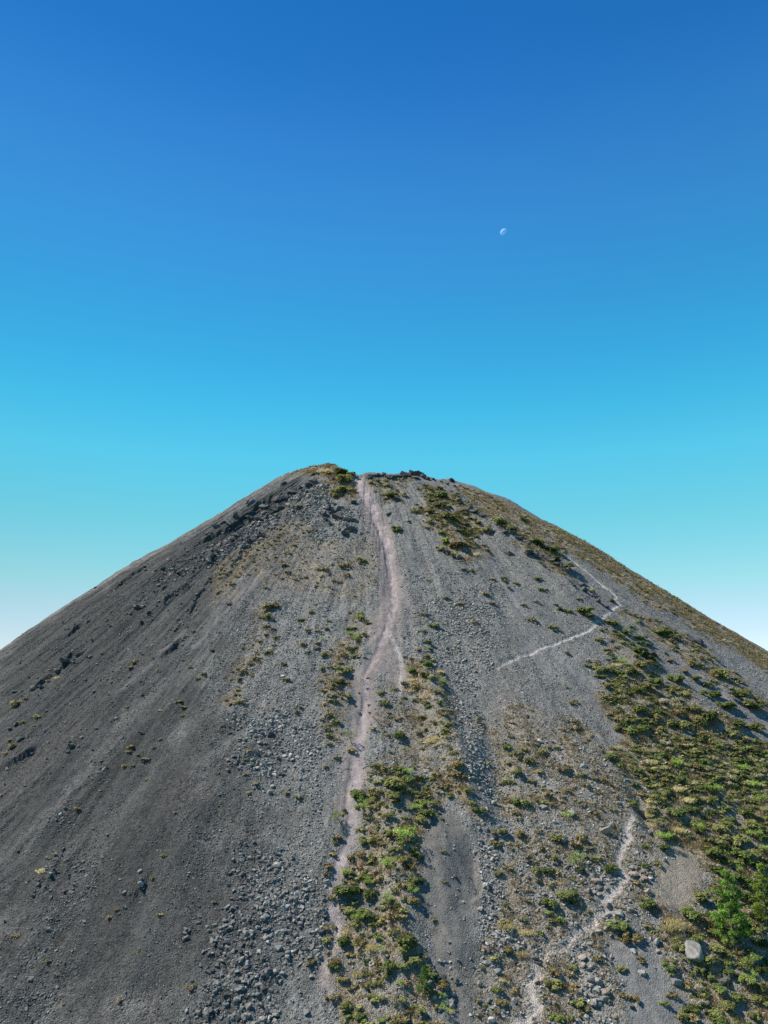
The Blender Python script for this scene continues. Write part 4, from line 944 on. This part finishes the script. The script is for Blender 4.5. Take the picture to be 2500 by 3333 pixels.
def build_grass():
    """dry grass between the shrubs"""
    r = np.random.default_rng(31)
    xs, ys = [], []
    for z, den in (('v_right', 6.63), ('v_right_top', 2.65), ('v_spine', 5.75), ('v_trail', 3.54), ('v_low', 4.42), ('v_dome', 8.84), ('v_rim', 2.65), ('v_upper', 6.63), ('v_flank', 4.86), ('v_path', 2.65), ('v_talus', .9), ('v_left', 1.77), ('v_crag', .9), ('v_stony', 3.6), ('v_mid', 3.2)):
        x, y, _ = scatter(Z[z], den, .2, .6, 1, r)
        m = fbm(x / 3.5, y / 3.5, 71, 3) > -.15
        xs.append(x[m]); ys.append(y[m])
    tp = CLR[0]
    xs.append(r.normal(tp[0], 2.2, 260)); ys.append(r.normal(tp[1], 1.8, 260))
    g = PP([(2190, 3000)])[0]
    xs.append(r.normal(g[0], 1.5, 160)); ys.append(r.normal(g[1], 1.5, 160))
    x = np.concatenate(xs); y = np.concatenate(ys)
    m = np.ones(x.size, bool)
    for z in ('mound', 'chute', 'grey_low', 'channel'): m &= (zone(x, y, Z[z], .5, .5) < .5) | (r.random(x.size) < .1)
    for pts, wd in ((T1, T1w), (T2, T2w), (T3, T3w), (T4, T4w)): m &= path_mask(x, y, pts, wd + .6) < .3
    x, y = x[m], y[m]
    z = height(x, y)
    nb = 9
    n = x.size
    s = r.uniform(.2, .55, n)
    lean = r.normal(0, .55, (n, nb, 2))
    c = np.stack([x, y, z], -1)[:, None, :] + np.concatenate([r.normal(0, .22, (n, nb, 2)) * s[:, None, None] * 2, np.zeros((n, nb, 1))], -1)
    u = unit(np.concatenate([lean, np.ones((n, nb, 1))], -1))
    L_ = (s[:, None] * r.uniform(.6, 1.2, (n, nb)))
    c = c + u * (L_ * .5)[..., None]
    nn = unit(np.concatenate([r.normal(size=(n, nb, 2)), np.zeros((n, nb, 1)) + .2], -1))
    v = quads(c.reshape(-1, 3), nn.reshape(-1, 3), u.reshape(-1, 3), (L_ * .6).ravel(), .16)
    pal = np.array([(.34, .255, .13), (.27, .20, .10), (.40, .31, .17), (.20, .17, .08), (.30, .21, .12)])
    col = pal[r.integers(0, 5, n)] * r.uniform(.8, 1.2, n)[:, None]
    me = mesh_from('dry_grass', v, np.arange(len(v)).reshape(-1, 4), [M_STRAW], False, {'leaf': np.repeat(col, nb * 4, 0)})
    tag(link('dry_grass', me), 'dry straw coloured grass between the shrubs', kind='stuff')
    print('grass', n)
build_grass()

# ------------------------------------------------------------------ trees
def tube(pts, rad, sides=7):
    """a tapered limb along a list of points"""
    pts = [Vector(p) for p in pts]
    vs, fs = [], []
    for i, p in enumerate(pts):
        d = (pts[min(i + 1, len(pts) - 1)] - pts[max(i - 1, 0)]).normalized()
        a = d.orthogonal().normalized(); b = d.cross(a)
        for k_ in range(sides):
            t_ = 2 * math.pi * k_ / sides
            vs.append(p + (a * math.cos(t_) + b * math.sin(t_)) * rad[i])
    for i in range(len(pts) - 1):
        for k_ in range(sides):
            fs.append((i * sides + k_, i * sides + (k_ + 1) % sides, (i + 1) * sides + (k_ + 1) % sides, (i + 1) * sides + k_))
    return [tuple(v) for v in vs], fs

def merge(parts):
    v, f = [], []
    for a, b in parts:
        o = len(v); v += a; f += [tuple(i + o for i in q) for q in b]
    return np.array(v), np.array(f)

def needle_tufts(c, r, n, size, pal, spread):
    k_ = len(c)
    cc = np.repeat(c, n, 0) + r.normal(0, spread, (k_ * n, 3))
    u = unit(r.normal(size=(k_ * n, 3)) + np.array([0, 0, .5]))
    nn = unit(r.normal(size=(k_ * n, 3)) + np.array([-.2, 0, .7]))
    v = quads(cc, nn, u, size * r.uniform(.6, 1.2, k_ * n), .24)
    col = np.array(pal)[r.integers(0, len(pal), k_ * n)] * (np.repeat(r.uniform(.6, 1.4, k_), n) * r.uniform(.75, 1.25, k_ * n))[:, None]
    return v, np.repeat(col, 4, 0)

def pine(px, py, hpx, wpx_, seed, pal, tier=9, dens=1.0):
    """a conifer of hpx photograph pixels whose foot stands at px, py"""
    x, y = [float(q[0]) for q in P([px], [py])]
    z = float(height(np.array([x]), np.array([y]))[0])
    dist = depth(x, y, z)
    H = hpx / F * dist; R = wpx_ / F * dist / 2
    r = np.random.default_rng(seed)
    root = bpy.data.objects.new('pine_tree', None); COL.objects.link(root); root.location = (x, y, z - .05)
    limbs = [tube([(0, 0, 0), (.02 * H, 0, .3 * H), (.01 * H, .01 * H, .65 * H), (0, 0, H * .98)], [.028 * H, .02 * H, .012 * H, .003 * H])]
    tips = []
    for k_ in range(tier):
        f = (k_ + .5) / tier
        zz = H * (.08 + .86 * f)
        prof = (1 - f) ** .7 * (.8 + .3 * min(1, f * 4)) + .05
        nb = int(r.integers(3, 6))
        a0 = r.uniform(0, 6.28)
        for b_ in range(nb):
            a = a0 + 6.283 * b_ / nb + r.normal(0, .35)
            L_ = R * .78 * prof * r.uniform(.6, 1.2)
            d = np.array([math.cos(a), math.sin(a)])
            rise = r.uniform(.0, .10) * H
            p1 = (d[0] * L_ * .5, d[1] * L_ * .5, zz + .3 * rise)
            p2 = (d[0] * L_, d[1] * L_, zz + rise)
            limbs.append(tube([(0, 0, zz - .02 * H), p1, p2], [.011 * H * (1.1 - f), .007 * H * (1.1 - f), .002 * H], 5))
            m = max(2, int(5.5 * prof * dens))
            for q in range(m):
                t_ = .45 + .6 * (q + r.random()) / m
                side = np.array([-d[1], d[0]]) * r.normal(0, .2) * L_ * t_
                tips.append((d[0] * L_ * t_ + side[0], d[1] * L_ * t_ + side[1], zz + rise * t_ ** 2 + .02 * H + r.normal(0, .012) * H))
    tips.append((0, 0, H)); tips.append((0, 0, H * .97))
    v, f = merge(limbs)
    link('trunk', mesh_from('trunk', v, f, [M_BARK], True), root)
    v, c = needle_tufts(np.array(tips), r, 34, .05 * R + .010 * H, pal, np.array([.07 * R, .07 * R, .04 * R]))
    link('crown', mesh_from('crown', v, np.arange(len(v)).reshape(-1, 4), [M_LEAF], False, {'leaf': c}), root)
    return root

PG = [(.13, .25, .04), (.18, .32, .055), (.24, .40, .075), (.09, .18, .03)]
PY = [(.27, .38, .06), (.34, .45, .08), (.19, .29, .045)]
tag(pine(2385, 3080, 222, 150, 1, PG, 9, 1.5), 'tall dark green pine tree, the biggest tree on the slope', 'pine tree')
tag(pine(2492, 3012, 190, 110, 2, PY, 8, 1.4), 'yellow green pine tree just behind the tallest pine', 'pine tree')
tag(pine(1380, 3262, 82, 62, 3, [(.13, .24, .04), (.17, .29, .06), (.09, .18, .03)], 7, 1.2), 'small young pine tree beside the dark blocks at the foot of the green strip', 'pine tree')

def sapling(px, py, wpx_, seed, lean=(0, 0), hf=1.0, pal=None):
    """a small loose crowned broadleaf tree with bare pale stems; wpx_ is its crown width in photograph pixels"""
    x, y = [float(q[0]) for q in P([px], [py + .3 * wpx_])]
    z = float(height(np.array([x]), np.array([y]))[0])
    dist = depth(x, y, z)
    Wd = wpx_ / F * dist
    H = Wd * hf
    r = np.random.default_rng(seed)
    root = bpy.data.objects.new('sapling', None); COL.objects.link(root); root.location = (x, y, z - .04)
    top = np.array([lean[0] * H, lean[1] * H, H * .62])
    limbs = [tube([(0, 0, 0), tuple(top * .5 + np.array([.03, 0, 0])), tuple(top)], [.035 * H, .027 * H, .016 * H], 6)]
    cl = []
    nb = int(r.integers(6, 9))
    for k_ in range(nb):
        a = 6.283 * k_ / nb + r.normal(0, .3)
        L_ = Wd * .5 * r.uniform(.45, 1.0)
        e = top + np.array([math.cos(a) * L_, math.sin(a) * L_, r.uniform(-.02, .34) * H])
        limbs.append(tube([tuple(top * .75), tuple((top * .75 + e) / 2 + np.array([0, 0, .03 * H])), tuple(e)], [.015 * H, .010 * H, .004 * H], 5))
        for q in range(5):
            cl.append(e + r.normal(0, .085, 3) * Wd * np.array([1, 1, .6]))
    cl.append(top + np.array([0, 0, .25 * H]))
    v, f = merge(limbs)
    link('trunk', mesh_from('trunk', v, f, [M_BARK], True), root)
    v, c = needle_tufts(np.array(cl), r, 15, .062 * Wd, pal or LEAFCOL['y'], .055 * Wd)
    link('crown', mesh_from('crown', v, np.arange(len(v)).reshape(-1, 4), [M_LEAF], False, {'leaf': c}), root)
    THINGS.append([root, px, py, wpx_, 'bright green', 'sapling'])
    return root
YP = [(.28, .34, .09), (.36, .42, .13), (.20, .27, .06)]
SP = [(1147, 2409, 36, (-.25, -.1), 1.15), (1112, 2677, 46, (-.3, -.1), .9), (1183, 2650, 54, (0, 0), 1.25), (1316, 2785, 68, (0, 0), .95), (1270, 2875, 52, (0, 0), 1.1), (1343, 2952, 46, (0, 0), .9), (1263, 2990, 42, (0, 0), 1.2), (1200, 2898, 38, (0, 0), 1.0), (1330, 2522, 36, (0, 0), .8), (1360, 2640, 32, (0, 0), .8),
      (1122, 2854, 26, (0, 0), 1.2), (1376, 2622, 30, (.2, 0), .7), (1442, 3275, 24, (0, 0), 1), (1448, 3317, 34, (0, 0), 1.1), (1301, 3255, 24, (0, 0), 1), (1162, 3012, 40, (0, 0), 1), (1550, 2485, 0, (0, 0), 1), (1241, 3140, 26, (0, 0), 1.2), (1167, 2003, 26, (.1, 0), 1), (1048, 2070, 16, (0, 0), 1), (1160, 2078, 28, (0, 0), 1), (1140, 2060, 26, (0, 0), .9), (1440, 2243, 30, (0, 0), .9),
      (1885, 2805, 52, (0, 0), .9), (1850, 2658, 34, (0, 0), .8), (2165, 2742, 52, (0, 0), .8), (2275, 2690, 46, (0, 0), .7), (2064, 2484, 26, (0, 0), .9), (2208, 2498, 34, (0, 0), .6), (2452, 2560, 40, (0, 0), .7), (2330, 2580, 50, (0, 0), .7), (2488, 2632, 50, (0, 0), 1), (2373, 2780, 26, (0, 0), .9), (2464, 2726, 42, (0, 0), .8), (2406, 2838, 28, (0, 0), .9), (2316, 2902, 26, (0, 0), .9), (1613, 3238, 28, (0, 0), 1),
      (2450, 3155, 50, (0, 0), 1), (2440, 3210, 56, (0, 0), 1), (2368, 3078, 46, (0, 0), .8), (2490, 2785, 30, (0, 0), 1.3), (2030, 2165, 34, (0, 0), .9), (1920, 2000, 30, (0, 0), .8), (1840, 2185 + 0, 0, (0, 0), 1), (2270, 2208, 24, (0, 0), .8), (2420, 2500, 34, (0, 0), .8), (1810, 2205, 0, (0, 0), 1)]
for i, (px, py, w_, ln, hf) in enumerate(SP):
    if w_ <= 0: continue
    sapling(px, py, w_, 700 + i, ln, hf, YP if i in (0, 1, 31) else None)

# ------------------------------------------------------------------ the moon
def moon():
    d = rays([1641], [757])[0]; d = d / np.linalg.norm(d)
    D = 20000.0
    R = 11.6 / F * D * .98
    bm = bmesh.new(); bmesh.ops.create_uvsphere(bm, u_segments=96, v_segments=64, radius=R)
    bmesh.ops.delete(bm, geom=[f for f in bm.faces if f.normal.dot(SUN) < .10], context='FACES')
    me = bpy.data.meshes.new('moon'); bm.to_mesh(me); bm.free()
    m, t, b = mat('moon_dust')
    t.nodes.remove(b)
    df = node(t, 'ShaderNodeBsdfDiffuse')
    tr = node(t, 'ShaderNodeBsdfTransparent')
    n1 = node(t, 'ShaderNodeTexNoise'); n1.inputs['Scale'].default_value = 3.0 / R
    pos = node(t, 'ShaderNodeTexCoord').outputs['Object']; t.links.new(pos, n1.inputs['Vector'])
    cr_ = node(t, 'ShaderNodeValToRGB'); t.links.new(n1.outputs['Fac'], cr_.inputs[0])
    cr_.color_ramp.elements[0].position = .42; cr_.color_ramp.elements[0].color = (.20, .20, .21, 1)
    cr_.color_ramp.elements[1].position = .58; cr_.color_ramp.elements[1].color = (.30, .30, .30, 1)
    t.links.new(cr_.outputs[0], df.inputs['Color'])
    ad = node(t, 'ShaderNodeAddShader')
    t.links.new(df.outputs[0], ad.inputs[0]); t.links.new(tr.outputs[0], ad.inputs[1])
    t.links.new(ad.outputs[0], t.nodes['Material Output'].inputs['Surface'])
    me.materials.append(m)
    for p in me.polygons: p.use_smooth = True
    o = link('moon', me); o.location = d * D
    o.visible_shadow = True
    tag(o, 'pale half moon in the clear blue daytime sky', 'moon')
moon()

# ------------------------------------------------------------------ what sets each thing apart
LM = [('the rounded summit dome', 1060, 1560), ('the notch where the trail tops out', 1165, 1556), ('the black crag on the crater rim', 1325, 1550), ('the rock ledge below the summit dome', 950, 1615), ('the grey talus below the dome', 1100, 1700),
      ('the foot of the upper thicket', 1530, 1815), ('the trail fork', 1268, 2085), ('the white rock beside the trail', 1201, 2122), ('the upper lone tree on the trail', 1147, 2405), ('the lower lone tree on the trail', 1112, 2677), ('the hairpin of the pale footpath', 1995, 1985),
      ('the low end of the pale footpath', 1630, 2180), ('the dark rubble field', 880, 2430), ('the big pale boulder in grey scree', 902, 2821), ('the pale boulder amid the dark heap', 868, 3056), ('the smooth grey mound', 1455, 2820), ('the big tan boulder', 1970, 2707), ('the round tan boulder by the path', 1940, 2866),
      ('the leaning grey slab', 2083, 2770), ('the straw edged clearing', 2250, 2770), ('the golden grass patch', 2190, 3005), ('the tallest pine', 2382, 2990), ('the biggest pale boulder', 2258, 3117), ('the upright pale slab', 2139, 3074), ('the black lava lump', 2365, 3180), ('the young pine', 1380, 3220),
      ('the largest sapling of the green strip', 1316, 2785), ('the reddish block', 1587, 3095), ('the lowest hook of the stony path', 1750, 3150), ('the long ledge on the dark flank', 240, 2140), ('the white stone on the dark flank', 148, 2374), ('the short step in the ash', 150, 2850), ('the bottom boulder heap', 830, 3290), ('the upper end of the green spine', 1345, 2180),
      ('the lower end of the green spine', 1545, 2660), ('the bare strip across the flank', 2250, 2180), ('the black ledge on the flank', 2262, 2080), ('the rust bush on grey ash', 2064, 3252), ('the tan blocks above the path bottom', 1900, 3120), ('the stony bend of the path', 1960, 2940), ('the reddish gravel patch', 1974, 2508), ('the crest line of the flank', 2100, 1900),
      ('the brown strip of the scree', 870, 2020), ('the scree foot of the rim crag', 1340, 1620), ('the lone bushes on ash', 435, 2160), ('the pale stone low on ash', 364, 2812), ('the bush beside the hairpin', 1915, 2000), ('the bottom edge of the trail', 1060, 3180), ('the bushes flanking the trail', 1130, 2220), ('the stony gully', 1610, 2520), ('the big dark bush of the strip', 1324, 3120), ('the slab on the stony slope', 1862, 2655), ('the pale boulder of the rock channel', 1760, 2413)]
ORD = ['nearest', 'second', 'third', 'fourth', 'fifth', 'sixth', 'seventh', 'eighth', 'ninth', 'tenth', 'eleventh', 'twelfth', 'thirteenth', 'fourteenth', 'fifteenth', 'sixteenth', 'seventeenth', 'eighteenth', 'nineteenth', 'twentieth']
SPECIAL = {(2083, 2770): 'tall grey slab leaning out of the rocks above the path', (2258, 3117): 'biggest pale weathered boulder, with a black shadow among grass', (1970, 2707): 'big tan boulder on the uphill side of the stony path', (1939, 2866): 'round tan boulder above the stony bend of the path',
           (902, 2821): 'big pale boulder alone in grey scree', (868, 3056): 'large pale boulder amid the dark boulder heap', (2139, 3074): 'upright pale slab between straw and bare ash', (1587, 3095): 'reddish brown block with flat faces beside the grey mound', (1201, 2122): 'white rock on reddish gravel beside the trail',
           (148, 2374): 'small white stone alone on the dark flank', (2063, 3252): 'round rust brown shrub on bare grey ash above dark rock', (1147, 2409): 'upper lone tree leaning over the trail, its shadow across it', (1112, 2677): 'lower lone tree leaning over the trail with bare stems', (1316, 2785): 'largest bright sapling on the green strip beside the grey mound'}
cells = {}
for T in THINGS:
    o, px, py, w_, look, kind = T
    sp = [v for k_, v in SPECIAL.items() if abs(k_[0] - px) < 5 and abs(k_[1] - py) < 5]
    if sp and 'label' not in o:
        tag(o, sp[0], kind, {'boulder': 'boulders lying on the slope', 'shrub': 'shrubs scattered over the cone', 'sapling': 'small bright saplings', 'crag': 'black crags standing out of the slope'}[kind])
        continue
    best = sorted(LM, key=lambda l: math.hypot(px - l[1], py - l[2]))[0]
    dx, dy = px - best[1], py - best[2]
    way = ('upslope of' if dy < 0 else 'downslope of') if abs(dy) > abs(dx) * .8 else ('on sunny side of' if dx < 0 else 'on shaded side of')
    cells.setdefault((kind, look, way, best[0]), []).append((math.hypot(dx, dy), T))
for (kind, look, way, lm), rows in cells.items():
    rows.sort(key=lambda q: q[0])
    for i, (_, T) in enumerate(rows):
        o = T[0]
        lab = f"{look} {kind}, {ORD[min(i, 19)]}{' nearest' if i else ''} {way} {lm}" if len(rows) > 1 else f"{look} {kind} {way} {lm}"
        tag(o, lab, kind.split()[-1], {'boulder': 'boulders lying on the slope', 'shrub': 'shrubs scattered over the cone', 'sapling': 'small bright saplings', 'crag': 'black crags standing out of the slope'}[kind])
